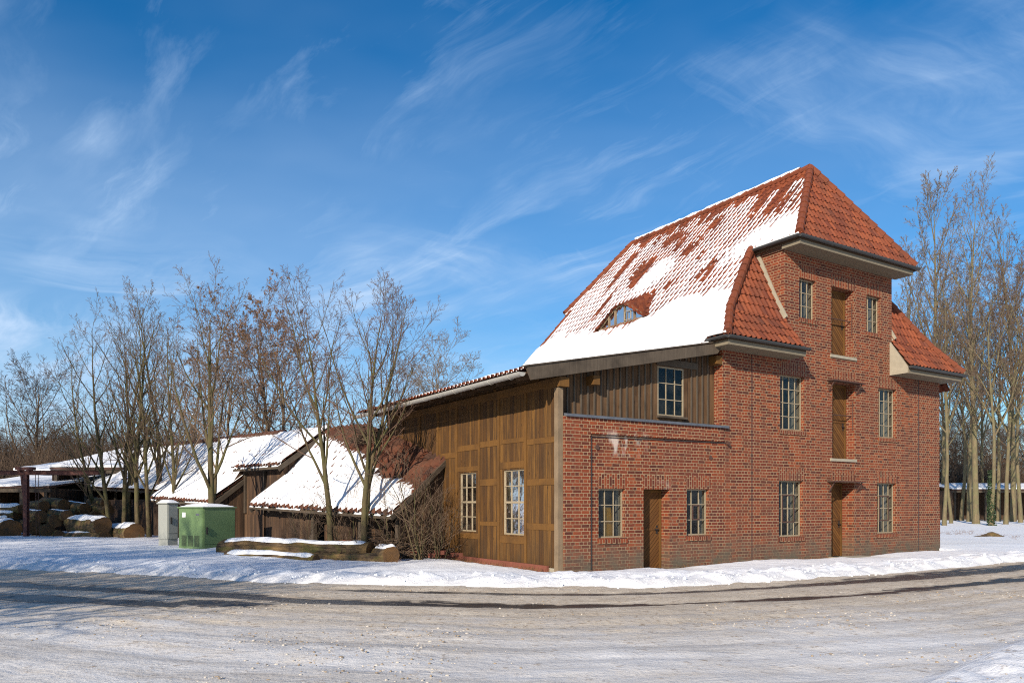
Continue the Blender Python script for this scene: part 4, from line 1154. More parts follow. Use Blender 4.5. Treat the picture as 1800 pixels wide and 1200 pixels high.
def tree_obj(name, X, Y, Z0, rz, data, label, cat='tree', group=None, scale=1.0):
    e = empty(name, (X, Y, Z0), rz, label, cat, group); e.scale = (scale,)*3
    for nm, me in data: link(nm, me, e)
    return e
def tree_data(tr, bark, twig, leafm=None, nm='crown'):
    t, c, lf = tr
    d = [('trunk', t.mesh('trunk', M[bark])), (nm, c.mesh(nm, M[twig]))]
    if lf:
        q = Tubes(); q.quads(lf); d.append(('leaves', q.mesh('leaves', M[leafm], False)))
    return d
#        n   t0   t1  a0 a1  lr  wig  pull segs
LIME = [(15, .22, 1.0, 28, 50, .60, .055, .03, 14), (8, .2, .97, 28, 55, .48, .07, .07, 8), (6, .2, .97, 25, 55, .45, .09, .05, 5), (4, .2, 1, 25, 55, .5, .10, .03, 4), (0,0,0,0,0,0,.10,.02,3)]
FORK = [(13, .28, 1.0, 20, 38, .60, .05, .02, 12), (9, .2, .97, 22, 45, .46, .06, .09, 9), (5, .2, .97, 25, 55, .46, .09, .05, 5), (3, .2, 1, 25, 55, .55, .10, .03, 4), (0,0,0,0,0,0,.10,.02,3)]
WHIP = [(17, .18, 1.0, 22, 42, .42, .035, .02, 14), (7, .2, .97, 22, 45, .42, .06, .09, 7), (5, .2, 1, 22, 50, .42, .08, .05, 4), (3, .2, 1, 25, 50, .5, .09, .03, 3), (0,0,0,0,0,0,.1,.02,3)]
ROUND = [(17, .18, 1.0, 30, 60, .60, .07, .02, 10), (9, .15, 1, 30, 60, .5, .08, .05, 6), (7, .15, 1, 25, 55, .5, .1, .05, 4), (4, .2, 1, 25, 55, .55, .1, .03, 3), (0,0,0,0,0,0,.1,.03,2)]
POP = [(26, .28, 1.0, 18, 34, .34, .02, .01, 18), (8, .2, 1, 20, 42, .42, .05, .13, 7), (6, .2, 1, 22, 45, .45, .08, .08, 4), (4, .2, 1, 25, 50, .5, .1, .04, 3), (0,0,0,0,0,0,.1,.03,2)]
ALD = [(14, .35, 1.0, 20, 40, .42, .035, .01, 16), (7, .2, 1, 25, 50, .45, .06, .08, 7), (6, .2, 1, 25, 50, .45, .08, .05, 4), (4, .2, 1, 25, 55, .5, .1, .03, 3), (0,0,0,0,0,0,.1,.03,2)]
SHRUB = [(6, .25, 1.0, 20, 50, .6, .09, .0, 8), (4, .2, 1, 25, 55, .5, .12, .02, 5), (2, .2, 1, 25, 50, .5, .1, .02, 3), (0,0,0,0,0,0,.1,.0,3)]
# the two slender trees before the shed roof
tree_obj('slender_tree', gx(578,23.6), 23.6, 0, .3, tree_data(grow_tree(11, 7.5, .105, FORK, minr=.0042), 'bark_olive', 'twig_red'), 'slender bare tree with crooked olive trunk, left of the pair before the shed roof', 'tree')
tree_obj('slender_tree', gx(640,22.2), 22.2, 0, 1.3, tree_data(grow_tree(23, 7.4, .110, FORK, [(0,0,-.03,.0,1),(.25,.10,.10,.03,.93)], minr=.0042), 'bark_olive', 'twig_red'), 'bare tree with two close trunks, right of the pair before the shed roof', 'tree')
tree_obj('forked_tree', gx(374,28.2), 28.2, 0, 2.0, tree_data(grow_tree(41, 8.6, .15, [(13, .17, 1.0, 24, 40, .66, .03, .02, 12)]+FORK[1:]), 'bark_olive', 'twig'), 'bare tree forking low directly behind the green cabinet', 'tree')
wd = [tree_data(grow_tree(100+i, 10.5, .12, WHIP), 'bark_olive', 'twig') for i in range(3)]
for i, (px, Z, sc_, rz, lb) in enumerate([(195,34.6,.92,0,'leftmost thin trunk of the cluster, leaning over the snow-capped logs'),(216,35.2,1.0,1.1,'second thin trunk of the cluster, behind the pale cut log'),
        (243,34.0,1.0,2.3,'thin straight trunk above the pale cut log end'),(262,34.2,.90,3.4,'thin leaning trunk just left of the grey cabinet'),(284,36.5,1.06,4.4,'tall thin trunk rising right behind the grey cabinet'),(302,33.8,.88,5.3,'slim trunk between grey cabinet and the low-forked tree'),
        (178,38.0,.86,.6,'slight trunk at the back left of the cluster before the open shed'),(228,38.5,1.02,4.9,'rear trunk in the middle of the cluster before the shed roof')]):
    e = tree_obj('thin_tree', gx(px,Z), Z, 0, rz, wd[i % 3], lb, 'tree', 'thin trees clustered left of the cabinets', sc_)
    e.rotation_euler = (R([-2,1,2,-3,0,2,-2,1][i]), R([-5,-2,1,5,0,3,-8,2][i]), rz)
# trees with last brown leaves behind the shed
ld = [tree_data(grow_tree(200+i, 11.5, .16, LIME, leaves=5, minr=.007), 'bark_brown', 'twig', 'dry_leaf') for i in range(2)]
for i, (px, Z, sc_, rz, lb) in enumerate([(402,44,.93,0,'brown-leaved tree behind the shed ridge, left one'),(452,46,1.13,1.7,'tallest brown-leaved tree behind the shed ridge'),(492,43,.98,3.2,'brown-leaved tree behind the dormer, right one'),(350,50,.9,4.4,'lower brown-leaved tree behind the low-forked tree')]):
    tree_obj('leafy_tree', gx(px,Z), Z, 0, rz, ld[i % 2], lb, 'tree', 'trees with dry brown leaves behind the shed', sc_)
rd = [tree_data(grow_tree(300+i, 13, .22, ROUND, minr=.011), 'bark_brown', t) for i, t in enumerate(('twig_pale','twig_far','twig_far'))]
for i, (px, Z, sc_, k, lb) in enumerate([(800,62,1.08,0,'pale bushy bare tree rising behind the hall gutter'),(852,70,1.0,0,'small pale bare tree behind the roof foot of the mill'),(722,58,.8,0,'pale bare tree low behind the two slender trees')]):
    tree_obj('round_tree', gx(px,Z), Z, 0, 1.3*i, rd[k], lb, 'tree', None, sc_)
# the right-hand wood
pd = [tree_data(grow_tree(400+i, H, rr, S, minr=.013), b, t) for i, (H, rr, S, b, t) in enumerate([(31, .30, POP, 'bark_pale', 'twig_pale'), (24, .25, POP, 'bark_pale', 'twig_pale'), (21, .19, ALD, 'bark_pale', 'twig')])]
for i, (px, Z, sc_, k, rz, lb) in enumerate([(1716,60,.84,0,0,'tallest poplar with pale straight trunk right of the mill'),(1640,66,1.14,1,.8,'broad poplar rising right behind the mill roof'),(1660,57,.80,2,2.0,'mossy trunk nearest the right wall of the mill'),
        (1742,56,.82,2,.4,'ivy-clad trunk right of the tallest poplar'),(1768,60,.88,2,3.0,'leaning trunk near the right picture edge'),(1794,66,.95,2,5.0,'trunk at the right picture edge'),(1690,74,.95,2,1.1,'thin trunk behind, left of the tallest poplar'),
        (1672,62,.72,2,4.1,'slanting thin trunk beside the mossy trunk'),(1600,72,1.0,1,2.2,'poplar half hidden behind the mill roof'),(1728,80,1.0,2,5.6,'distant trunk behind the tallest poplar'),(1755,72,1.02,2,2.6,'distant trunk behind the ivy-clad one'),(1815,58,.9,2,3.6,'trunk just beyond the right picture edge'),(1704,70,.92,1,5.2,'poplar close behind the tallest one, on its left'),(1780,70,.86,0,2.4,'tall poplar at the back near the right picture edge'),(1655,78,1.15,2,.2,'bushy tall tree behind the gap beside the mill')]):
    e = tree_obj('tall_tree', gx(px,Z), Z, 0, rz, pd[k], lb, 'tree', 'tall bare trees right of the mill', sc_)
    if px == 1768: e.rotation_euler = (0, R(-2.5), rz)
    if px == 1672: e.rotation_euler = (0, R(9), rz)
    if px == 1742:
        q = Tubes(); rg = np.random.RandomState(px); P = []
        hh = 5.0
        for j in range(1500):
            z = rg.uniform(0, hh)**1.0; a = rg.uniform(0, 6.28); r_ = .20+(.30*rg.rand()**2)*(1-.75*z/hh)*(.6+.8*abs(nz(a, z*1.3, px)))
            c = np.array((r_*math.cos(a), r_*math.sin(a), z)); u = rg.normal(0, 1, 3); u /= np.linalg.norm(u); v = np.cross(u, rg.normal(0, 1, 3)); v /= np.linalg.norm(v); s_ = rg.uniform(.04, .09)
            P.append([c-u*s_, c-v*s_, c+u*s_, c+v*s_])
        q.quads(P); link('ivy', q.mesh('ivy', M['ivy'], False), e)
# far woods: each tree a copy
fr_ = random.Random(9)
GW = 'bare trees of the brown wood behind the sheds'
for i in range(46):
    px = -120+ (i+.5)*20 + fr_.uniform(-16, 16); Z = fr_.uniform(68, 120)
    sc_ = fr_.uniform(.62, .86)*(.88 if px < 120 else .84)
    tree_obj('wood_tree', gx(px,Z), Z, 0, fr_.uniform(0, 6), rd[1+i % 2], 'bare brown tree in the wood behind the sheds', 'tree', GW, sc_)
tree_obj('wood_tree', gx(42,76), 76, 0, 1, rd[1], 'dense dark rounded tree topping the wood at the left edge', 'tree', None, 1.12)
GR = 'bare trees of the far wood right of the mill'
for i in range(40):
    px = 1560+i*18+fr_.uniform(-9, 9); Z = fr_.uniform(90, 140)
    tree_obj('wood_tree', gx(px,Z), Z, 0, fr_.uniform(0, 6), rd[1+i % 2], 'bare tree in the far wood right of the mill', 'tree', GR, fr_.uniform(.8, 1.15))
# thicket of undergrowth below the woods
def thicket(name, spans, label, seed, n):
    rg = np.random.RandomState(seed); q = Tubes()
    for i in range(n):
        a, b, z0, z1, hh = spans[rg.randint(len(spans))]
        Z = rg.uniform(z0, z1); X = gx(rg.uniform(a, b), Z); p = np.array((X, Z, -.1)); d = np.array((rg.normal(0,.35), rg.normal(0,.3), 1.0)); L = hh*rg.uniform(.5, 1.1)
        pts = [p]
        for k in range(4):
            d = d+rg.normal(0, .18, 3); d /= np.linalg.norm(d); p = p+d*L/4; pts.append(p)
        q.add(pts, np.linspace(.03, .012, 5), 3)
        for k in range(5):
            j = rg.randint(1, 4); d2 = np.array(pts[j+1])-pts[j]; d2 = d2/np.linalg.norm(d2)+rg.normal(0, .6, 3); d2 /= np.linalg.norm(d2)
            q.add([pts[j], pts[j]+d2*L*.2, pts[j]+d2*L*.38+np.array((0,0,L*.05))], np.array((.018,.013,.009)), 3)
    o = link(name, q.mesh(name, M['twig_far'])); tag(o, label, 'undergrowth', None, 'stuff')
thicket('thicket', [(-160,420,62,78,6.5),(-160,420,80,120,10),(-160,420,80,120,10),(380,760,64,110,7)], 'brown undergrowth of the wood behind the sheds', 1, 9000)
thicket('thicket', [(1560,1900,80,90,5.6),(1560,2300,98,140,8)], 'brown undergrowth of the wood right of the mill', 2, 6500)
# shrubs and brush before the shed gable
sd_ = []
for i in range(3):
    rg = random.Random(70+i)
    st = [(rg.uniform(-.12,.12), rg.uniform(-.12,.12), rg.uniform(-.55,.55), rg.uniform(-.35,.35), rg.uniform(.55,1.1)) for _ in range(7)]
    sd_.append(tree_data(grow_tree(500+i, 2.9, .022, SHRUB, st, minr=.004, split=0), 'bark_olive', 'twig', nm='twigs'))
    sd_[-1][0] = ('stems', sd_[-1][0][1])
for px, Z, k, sc_, lb in ((738,21.6,0,1.05,'bare many-stemmed shrub before the dark shed gable'),(700,22.4,1,.9,'twiggy shrub right of the two slender trees'),(772,21.9,2,.8,'low bare shrub against the hall boards'),(610,23.4,1,.85,'thin shrub between the two slender trees'),(540,24.0,2,.7,'low twiggy shrub behind the long log')):
    tree_obj('bare_shrub', gx(px,Z), Z, 0, px*.1, sd_[k], lb, 'shrub', 'bare shrubs before the shed', sc_)
def brush(name, X, Y, n, L, spread, h, label, seed, z0=0.0, mat='twig'):
    rg = np.random.RandomState(seed); q = Tubes()
    for i in range(n):
        p = np.array((rg.normal(0, spread), rg.normal(0, spread*.5), rg.uniform(.0, h)*math.exp(-abs(rg.normal(0, .4))))); d = rg.normal(0, 1, 3); d[2] = rg.normal(0, .35); d /= np.linalg.norm(d)
        l = L*rg.uniform(.4, 1); pts = [p-d*l/2, p-d*l*.15+rg.normal(0,.04,3), p+d*l*.2+rg.normal(0,.05,3), p+d*l/2+rg.normal(0,.08,3)]
        pts = [np.array((x[0], x[1], max(.02, x[2]))) for x in pts]
        q.add(pts, np.linspace(rg.uniform(.008,.022), .005, 4), 4)
    o = link(name, q.mesh(name, M[mat])); o.location = (X, Y, z0); return tag(o, label, 'brush pile')
brush('brush_pile', gx(690,22.4), 22.4, 260, 1.5, .55, .75, 'tangled brown brushwood heap beside the short log end', 3)
brush('brush_pile', gx(742,22.6), 22.6, 150, 1.2, .5, .4, 'brushwood scattered along the foot of the shed gable', 4)
vy = brush('dead_vine', gx(676,27.2), 27.2, 260, 1.3, .6, .6, 'dark tangle of dead vines hanging under the hall gutter', 5, 3.75, 'bark_brown'); vy['category'] = 'vine'
def stones(m):
    for i in range(9):
        x, y, z, s = rl.uniform(-.7,.7), rl.uniform(-.3,.3), .1+.09*(i % 3), rl.uniform(.12,.24)
        m.box(x-s, x+s, y-s*.6, y+s*.6, z-.06, z+.06)
so_ = part('brick_rubble', M['redbrick'], None, stones); so_.location = (gx(768,22.3), 22.3, 0); tag(so_, 'heap of broken red bricks at the corner of hall and shed', 'rubble')
mo = MB()
for i in range(16):
    for j in range(16):
        def mp(i, j):
            x, y = (i/16-.5)*2.2, (j/16-.5)*1.4; r_ = math.hypot(x/1.1, y/.7)
            return (x, y, .28*max(0, 1-r_)*(1+.8*nz(x*2.5, y*2.5, 3))-.04)
        mo.face([mp(i,j), mp(i+1,j), mp(i+1,j+1), mp(i,j+1)], sm=True)
mo = mo.build('earth_mound', M['log_bark'], None, weld=True); mo.location = (gx(1741,37.5), 37.5, .04); tag(mo, 'small mossy earth mound poking out of the snow right of the mill', 'mound')
def pier(m): m.box(16.385, 16.62, .1, .6, -.2, 1.55)
part('brick_pier', M['brick'], mill, pier)
# ------------------------------------------------------------------ ground and road
YB = [(-60,38),(-25,24.5),(-13,19.7),(-8.65,18.1),(-5.04,16.2),(-2.97,15.9),(0,15.25),(2.83,15.3),(5.46,16.4),(9.87,19.0),(15,22.4),(25,29),(60,52)]
T1 = [(-25,21.5),(-10.7,16.1),(-5.8,14.35),(-3.4,13.25),(-1.42,12.87),(0,12.55),(2.5,12.85),(5.0,13.65),(6.15,14.1),(10.9,16.9),(22,24)]
T2 = [(-12,18.6),(-6,16.0),(-3.4,15.05),(-1.6,14.65),(0,14.35),(1.84,14.3),(3.25,14.7),(5,15.4),(8.75,17.3),(13,20),(24,27)]
T3 = [(-16,16.5),(-9.5,13.9),(-7.5,13.3),(-5.5,12.9),(-3.5,12.6)]
def interp(C, x):
    for (a, ya), (b, yb) in zip(C[:-1], C[1:]):
        if a <= x <= b:
            t = (x-a)/(b-a); return ya+(yb-ya)*t
    return C[0][1] if x < C[0][0] else C[-1][1]
def dist(C, x, y):
    best = 1e9
    for (x0, y0), (x1, y1) in zip(C[:-1], C[1:]):
        dx, dy = x1-x0, y1-y0; t = max(0, min(1, ((x-x0)*dx+(y-y0)*dy)/(dx*dx+dy*dy)))
        best = min(best, math.hypot(x-x0-t*dx, y-y0-t*dy))
    return best
def lines(lo, hi, f0, f1, step, grow=1.18):
    L = [f0]
    while L[-1] < f1: L.append(L[-1]+step)
    s = step; a = L[-1]
    while a < hi: s *= grow; a += s; L.append(a)
    s = step; a = f0; pre = []
    while a > lo: s *= grow; a -= s; pre.append(a)
    return pre[::-1]+L
def local(x, y):
    dx, dy = x-CX, y-CY; return dx*UX+dy*UY, -dx*UY+dy*UX
def ground_z(x, y):
    yb = interp(YB, x)+.16*nz(x*.9, 2.0)+.07*nz(x*3.1, 7.0); dy = y-yb
    if dy < -.6: return -.14
    h = -.14*(1-smooth(dy, -.30, .10))+.10*smooth(dy, -.1, .5)
    bankf = smooth(dy, -.1, .35)*(1-smooth(dy, 1.1, 2.4))
    h += bankf*(.13*max(0, nz(x*1.9, y*1.9, .5)+.12)+.09*max(0, nz(x*5.0, y*5.0, 1.5))+.035*nz(x*12, y*12, 2.5))
    h += smooth(dy, .6, 2.0)*(.05*nz(x*.5, y*.5, 4)+.02*nz(x*2.2, y*2.2, 5)+.012*nz(x*7, y*7, 6))
    if x < -4: h += .10*smooth(-x, 4, 8)*smooth(dy, .2, 2.2)
    s, w = local(x, y)
    if -.4 < s < 16.9 and w < 0:
        for sd, sw_ in ((3.0, .75), (10.85, 1.0)): h *= 1-.65*(1-smooth(abs(s-sd), sw_*.5, sw_*1.2))*(1-smooth(-w, .8, 2.2))
        h = h*smooth(-w, .03, .75) - .03*(1-smooth(-w, .0, .5))
    elif -.9 < s <= 0 and 0 <= w < 6: h = h*smooth(-s, .1, .7)-.01
    elif 0 <= s <= 16.4 and 0 <= w <= 10: h = -.25
    if y > 45: h += .04*nz(x*.12, y*.12, 9)*smooth(y, 45, 70)
    return h
def grid_mesh(name, xs, ys, zf, mat, attrs=None, keep=None):
    nx, ny = len(xs), len(ys)
    co = np.empty((ny, nx, 3), dtype=np.float32); at_ = {k: np.zeros((ny, nx), dtype=np.float32) for k in (attrs or {})}
    msk = np.ones((ny, nx), dtype=bool)
    for j, y in enumerate(ys):
        for i, x in enumerate(xs):
            co[j, i] = (x, y, zf(x, y))
            if keep: msk[j, i] = keep(x, y)
            for k, f in (attrs or {}).items(): at_[k][j, i] = f(x, y)
    I = np.arange(nx*ny).reshape(ny, nx)
    f = np.stack([I[:-1,:-1], I[:-1,1:], I[1:,1:], I[1:,:-1]], axis=2).reshape(-1, 4)
    if keep:
        mf = msk[:-1,:-1] & msk[:-1,1:] & msk[1:,1:] & msk[1:,:-1]; f = f[mf.ravel()]
    t = Tubes(); t.v = [co.reshape(-1, 3)]; t.f = [f]
    me = t.mesh(name, mat)
    for k, a in at_.items():
        at2 = me.attributes.new(k, 'FLOAT', 'POINT'); at2.data.foreach_set('value', a.ravel())
    return link(name, me)
def mat_ground():
    k = NT('snow_ground'); p = k.pos()
    n1 = k.noise(p, 4, 6, .62); n2 = k.noise(p, 28, 4, .6); n3 = k.noise(p, .35, 4)
    col = k.mix(n3, (.76,.78,.82), (.83,.84,.86))
    tr = k.n('Attribute', attribute_name='dirt').outputs['Fac']
    spk = k.ramp(k.noise(p, 16, 4, .7), [(.62,0),(.72,1)])
    col = k.mix(k.math('MULTIPLY', spk, k.math('MULTIPLY', tr, .7)), col, (.30,.24,.17))
    col = k.mix(k.math('MULTIPLY', tr, .35), col, (.55,.50,.44))
    h = k.math('ADD', k.math('MULTIPLY', n1, 1.0), k.math('MULTIPLY', n2, .35))
    return k.finish(col, .65, k.bump(h, .6, .07), spec=.2)
def gdirt(x, y):
    dy = y-interp(YB, x); s, w = local(x, y)
    d = .9*(1-smooth(dy, .1, .7))
    if -.5 < s < 16.8 and -.6 < w < 0: d = max(d, 1-smooth(-w, .1, .6))
    for sd, sw_ in ((3.0, .75), (10.85, 1.0)):
        if w < .05: d = max(d, (1-smooth(abs(s-sd), sw_*.5, sw_*1.2))*(1-smooth(-w, .6, 1.7)))
    if y > 30 and x > 12: d = max(d, .45+.3*nz(x*.3, y*.3))
    return d
xs = lines(-900, 900, -16, 22, .13); ys = lines(-60, 1600, 14.4, 27, .12, 1.12)
g_ = grid_mesh('ground', xs, ys, ground_z, mat_ground(), {'dirt': gdirt}); g_['kind'] = 'structure'
def across(x, y): return interp(T1, x)-y
def road_z(x, y):
    d1, d2 = dist(T1, x, y), dist(T2, x, y)
    z = .022*nz(x*.5, y*.9, 1)+.016*nz(x*2.2, y*3.4, 2)
    f = smooth(min(d1, d2), .15, .8)
    cl_ = smooth(nz(x*.33+4, y*.6, 11)+.5*nz(x*1.1, y*1.7, 12), .0, .45)
    crumb = .05*max(0, nz(x*3.1, y*4.6, 5)-.10)+.05*max(0, nz(x*6.3, y*8.6, 6)-.12)
    z = z*(.35+.65*f)+crumb*f*(.25+.75*cl_)-.022*(1-smooth(min(d1, d2), .1, .45))
    tr = across(x, y)
    for o, wd, dp in ((1.15,.12,.018),(1.9,.15,.022),(2.75,.12,.018),(3.6,.16,.022),(4.3,.12,.015),(5.1,.14,.015)):
        z -= dp*math.exp(-((tr-o-.25*nz(x*.12, o*3)-.02*x*o*.3)/wd)**2)
    # packed ridge in the near right corner
    t = ((x-4.0)*2.1+(y-7.25)*1.95)/8.2; q = (x-4.0)*.68-(y-7.25)*.733
    if -1 < t < 3: z += .17*smooth(q, -.15, .35)*(1-.3*smooth(q, .6, 1.6))*(1+.5*nz(x*3, y*3, 8))
    # tyre ruts at the near left
    for o in (0, .45): z -= .018*math.exp(-((x+4.9+.10*(y-8)**2*.35+o)/.16)**2)
    return z
def wet(x, y):
    d1, d2, d3 = dist(T1, x, y), dist(T2, x, y), dist(T3, x, y)
    w1 = .20*(1-smooth(x, -2, 1.5))+.12+.13*smooth(x, 6, 10)+.16*nz(x*.5, 1.1)+.10*nz(x*1.7, 4.1)+.05*nz(x*5, 2.2)
    w2 = .13+.10*nz(x*.5, 5.1)+.08*nz(x*1.9, 8.1)+.04*nz(x*5, 6.2)+.34*smooth(x, 4, 11)
    w1 = max(.05, w1); w2 = max(.05, w2)
    a = max(1-d1/(w1*1.7), (1-d2/(w2*1.8))*smooth(x, -5.5, -1.5), (1-d3/(.62+.3*nz(x*.8, 2)))*.92*smooth(-x, 3.4, 4.6))
    return max(0, a)
def rdirt(x, y):
    d = min(dist(T1, x, y), dist(T2, x, y))
    return max(0, 1-d/4.2)
def mat_road():
    k = NT('packed_snow_road'); p = k.pos()
    sx = k.n('SeparateXYZ', {0: p})
    acr = k.n('Attribute', attribute_name='across').outputs['Fac']
    st = k.n('CombineXYZ', {0: sx.outputs[0], 1: acr, 2: 0.0}).outputs[0]
    lane = k.noise(k.mapping(st, (.13,1.5,1)), 1.0, 6, .62, .3); lane2 = k.noise(k.mapping(st, (.5,6.0,1), loc=(3,1,0)), 1.0, 5, .65, .4)
    big = k.noise(p, .33, 5, .6); med = k.noise(p, 1.6, 6, .66); cr = k.noise(p, 9, 6, .70); fine = k.noise(p, 34, 5, .72)
    dirt = k.n('Attribute', attribute_name='dirt').outputs['Fac']; wt = k.n('Attribute', attribute_name='wet').outputs['Fac']
    snow = k.mix(k.ramp(med, [(.3,0),(.7,1)]), (.67,.66,.65), (.83,.825,.82))
    ice = k.mix(k.ramp(lane2, [(.35,0),(.65,1)]), (.38,.345,.305), (.60,.57,.53))
    col = k.mix(k.ramp(k.math('ADD', k.math('MULTIPLY', lane, .7), k.math('MULTIPLY', big, .5)), [(.50,.85),(.68,.0)]), snow, ice)
    dc = k.mix(k.ramp(med, [(.3,0),(.7,1)]), (.42,.335,.24), (.62,.54,.43))
    amt = k.math('ADD', k.math('MULTIPLY', dirt, .85), k.math('ADD', k.math('MULTIPLY', k.math('SUBTRACT', lane, .5), 1.8), k.math('MULTIPLY', k.math('SUBTRACT', med, .5), 1.2)))
    col = k.mix(k.ramp(amt, [(.05,0.10),(.62,.95)]), col, dc)
    fresh = k.n('Attribute', attribute_name='fresh').outputs['Fac']
    col = k.mix(fresh, col, (.83,.835,.85))
    spots = k.math('MULTIPLY', k.ramp(cr, [(.54,0),(.63,1)]), k.ramp(k.math('ADD', med, k.math('MULTIPLY', dirt, .25)), [(.45,0),(.65,1)]))
    col = k.mix(k.math('MULTIPLY', spots, .8), col, (.27,.195,.125))
    col = k.mix(k.math('MULTIPLY', k.ramp(fine, [(.56,0),(.72,1)]), .5), col, (.82,.82,.82))
    col = k.mix(k.math('MULTIPLY', k.ramp(fine, [(.28,1),(.42,0)]), .5), col, (.24,.20,.155))
    wn = k.math('ADD', k.math('MULTIPLY', k.math('SUBTRACT', lane2, .5), 1.9), k.math('MULTIPLY', k.math('SUBTRACT', med, .5), 1.7))
    wsum = k.math('MULTIPLY', k.math('ADD', wt, wn), k.ramp(wt, [(0,0),(.12,1)]))
    slush = k.ramp(wsum, [(.15,0),(.5,.8)])
    col = k.mix(slush, col, (.165,.135,.105))
    wm = k.ramp(wsum, [(.42,0),(.62,1)])
    asph = k.mix(fine, (.020,.020,.022), (.05,.048,.046))
    col = k.mix(wm, col, asph)
    h = k.math('ADD', k.math('MULTIPLY', cr, 1.3), k.math('ADD', k.math('MULTIPLY', fine, .4), k.math('MULTIPLY', lane2, .8)))
    hh = k.math('MULTIPLY', h, k.math('SUBTRACT', 1.0, k.math('MULTIPLY', wm, .75)))
    rg = k.math('SUBTRACT', .75, k.math('MULTIPLY', wm, .38))
    return k.finish(col, rg, k.bump(hh, .5, .04), spec=.25)
def fresh(x, y):
    q = (x-4.0)*.68-(y-7.25)*.733
    return .85*smooth(q+.25*nz(x*2, y*2, 4), -.25, .2)*(1-smooth(y, 9.5, 11))
rxs = lines(-70, 70, -13, 16, .13, 1.12); rys = lines(-12, 50, 5.0, 20, .11, 1.10)
r_ = grid_mesh('road', rxs, rys, road_z, mat_road(), {'wet': wet, 'dirt': rdirt, 'across': across, 'fresh': fresh}, keep=lambda x, y: y < interp(YB, x)+.45)
r_['kind'] = 'structure'
# snow clods along the ploughed edge
rg = random.Random(77); cl = MB()
ico = bmesh.new(); bmesh.ops.create_icosphere(ico, subdivisions=1, radius=1.0)
iv = [v.co.copy() for v in ico.verts]; iff = [[v.index for v in f.verts] for f in ico.faces]; ico.free()
for i in range(520):
    x = rg.uniform(-14, 18); y = interp(YB, x)+rg.triangular(-.25, 1.2, .35); s_ = rg.uniform(.010, .034)*(1 if rg.random() < .9 else 2.0)
    s, w = local(x, y)
    if w > -.15 and s > -.2: continue
    z = max(ground_z(x, y), -.01)+s_*.35; ax = [rg.uniform(.7, 1.2) for _ in range(3)]
    V = [(x+v.x*s_*ax[0]*(1+.3*nz(v.x*2+i, v.y*2)), y+v.y*s_*ax[1], z+v.z*s_*ax[2]*.8) for v in iv]
    for f in iff: cl.face([V[q] for q in f])
tag(cl.build('snow_clods', M['snow'], None), 'loose snow clods along the ploughed road edge', 'snow', None, 'stuff')

def split_loose(o):
    bm = bmesh.new(); bm.from_mesh(o.data); bm.faces.ensure_lookup_table()
    seen = set(); comps = []
    tmp = bm.copy(); bmesh.ops.remove_doubles(tmp, verts=tmp.verts, dist=2e-4); tmp.faces.ensure_lookup_table()
    for f in tmp.faces:
        if f.index in seen: continue
        st = [f]; seen.add(f.index); c = []
        while st:
            g = st.pop(); c.append(g.calc_center_median())
            for v in g.verts:
                for h in v.link_faces:
                    if h.index not in seen: seen.add(h.index); st.append(h)
        comps.append({tuple(round(x, 3) for x in q) for q in c})
    tmp.free()
    if len(comps) < 2: bm.free(); return
    base = o.data
    for i, cs_ in enumerate(comps):
        b2 = bm.copy()
        kill = [f for f in b2.faces if tuple(round(x, 3) for x in f.calc_center_median()) not in cs_]
        bmesh.ops.delete(b2, geom=kill, context='FACES')
        me = bpy.data.meshes.new(base.name); b2.to_mesh(me); b2.free()
        for m_ in base.materials: me.materials.append(m_)
        if i == 0: o.data = me
        else: link(o.name.split('.')[0], me, o.parent)
    bm.free()
for o in list(bpy.data.objects):
    if o.type == 'MESH' and o.parent and o.name.split('.')[0] in ('gutter','purlin_end','door_sill','eave_cheek','valley_flashing','joint','wall_anchor','frame_timber','floor_slab','brick_pier','side_wall','gutter_bracket','post','handle','soffit','trolley'):
        if o.name.split('.')[0] in ('handle','trolley'): continue
        if o.name.startswith('post') and o.parent.name.startswith('steel'): continue
        split_loose(o)
# bare trees added out of view to cast broken shade on verge and cabinets
for i, (x, y, sc_) in enumerate([(-13.4,2.5,.74),(-17.0,4.4,.78),(-16.2,-.8,.80),(-20.4,5.6,.80),(-20.2,1.0,.82),(-24.2,6.6,.80),(-24.0,2.0,.84),(-28.0,5.0,.84)]):
    tree_obj('shade_caster_tree', x, y, 0, i*1.1, rd[1+i % 2], 'dense bare tree added outside the left of the picture to cast shade', 'tree', 'bare trees added outside the left of the picture to cast shade', sc_)
# wood on the left, outside the frame, mirrored in the hall windows
for i in range(22):
    a = fr_.uniform(0, 1); Y = 12+a*52; X = -.663*Y-fr_.uniform(12, 34)
    tree_obj('wood_tree', X, Y, 0, fr_.uniform(0, 6), rd[1+i % 2], 'bare tree of the wood outside the left picture edge', 'tree', 'bare trees outside the left picture edge', fr_.uniform(.8, 1.1))

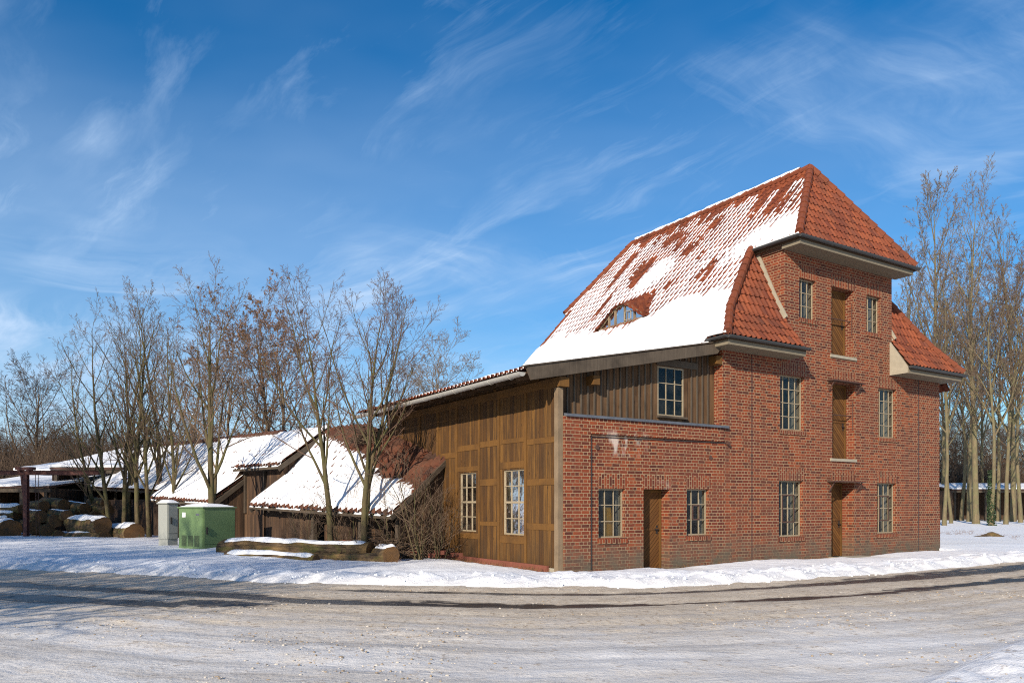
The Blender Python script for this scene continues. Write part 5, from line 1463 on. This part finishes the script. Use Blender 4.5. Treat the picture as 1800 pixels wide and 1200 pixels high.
rgG = np.random.RandomState(3); gq = Tubes(); P = []
def tuft(x, y, z, n, h):
    for i in range(n):
        p = np.array((x+rgG.normal(0, .06), y+rgG.normal(0, .06), z-.03)); d = np.array((rgG.normal(0, .5), rgG.normal(0, .5), 1.0)); d /= np.linalg.norm(d); l = h*rgG.uniform(.4, 1.1)
        gq.add([p, p+d*l*.5, p+d*l+np.array((d[0], d[1], -.3))*l*.35], np.array((.006, .0045, .002)), 3)
def wl(s, w): return CX+s*UX-w*UY, CY+s*UY+w*UX
for i in range(110):
    s_ = rgG.uniform(.1, 16.2)
    if nz(s_*.9, 3.1) < -.05 or 2.5 < s_ < 3.5 or 10.2 < s_ < 11.5: continue
    x, y = wl(s_, -rgG.uniform(.03, .22)); tuft(x, y, -.02, 7, .16)
for i in range(60):
    x, y = wl(-rgG.uniform(.15, .5), rgG.uniform(.3, 6)); tuft(x, y, .0, 8, .22)
for i in range(70):
    a = rgG.uniform(0, 1); v = at(392+300*a, 992, 22.9-1.9*a); tuft(v.x+rgG.normal(0,.1), v.y-.05+rgG.normal(0, .12), .03, 7, .28)
for i in range(60): tuft(gx(rgG.uniform(1660,1800), 40), rgG.uniform(34, 52), .05, 8, .3)
tag(link('dry_grass', gq.mesh('dry_grass', M['dry_leaf'])), 'dry grass tufts along the foot of walls and logs', 'grass', None, 'stuff')

rgc = random.Random(12); cm = MB()
for i in range(6500):
    y = 5.8+9.2*rgc.random()**.9; x = rgc.uniform(-.70*y, .70*y)
    if smooth(nz(x*.33+4, y*.6, 11)+.5*nz(x*1.1, y*1.7, 12), -.05, .45) < rgc.random()*.9+.05: continue
    if y > interp(YB, x)-.2 or wet(x, y) > .4: continue
    s_ = rgc.uniform(.005, .017)*(1 if rgc.random() < .95 else 1.9); z = road_z(x, y)
    ax = [rgc.uniform(.6, 1.5) for _ in range(3)]
    V = [(x+v.x*s_*ax[0]*(1+.4*nz(v.x*2+i, v.y*2)), y+v.y*s_*ax[1], z+s_*.25+v.z*s_*ax[2]*.6) for v in iv]
    mi = 0 if rgc.random() < .5 else 1
    for f in iff: cm.face([V[q] for q in f], mi=mi)
M['slush'] = mat_plain('brown_slush', (.30,.235,.165), .85, .3); M['slush_pale'] = mat_plain('pale_slush', (.46,.42,.37), .8, .25)
tag(cm.build('slush_crumbs', [M['slush_pale'], M['slush']], None), 'crumbs of frozen slush scattered on the packed snow', 'slush', None, 'stuff')
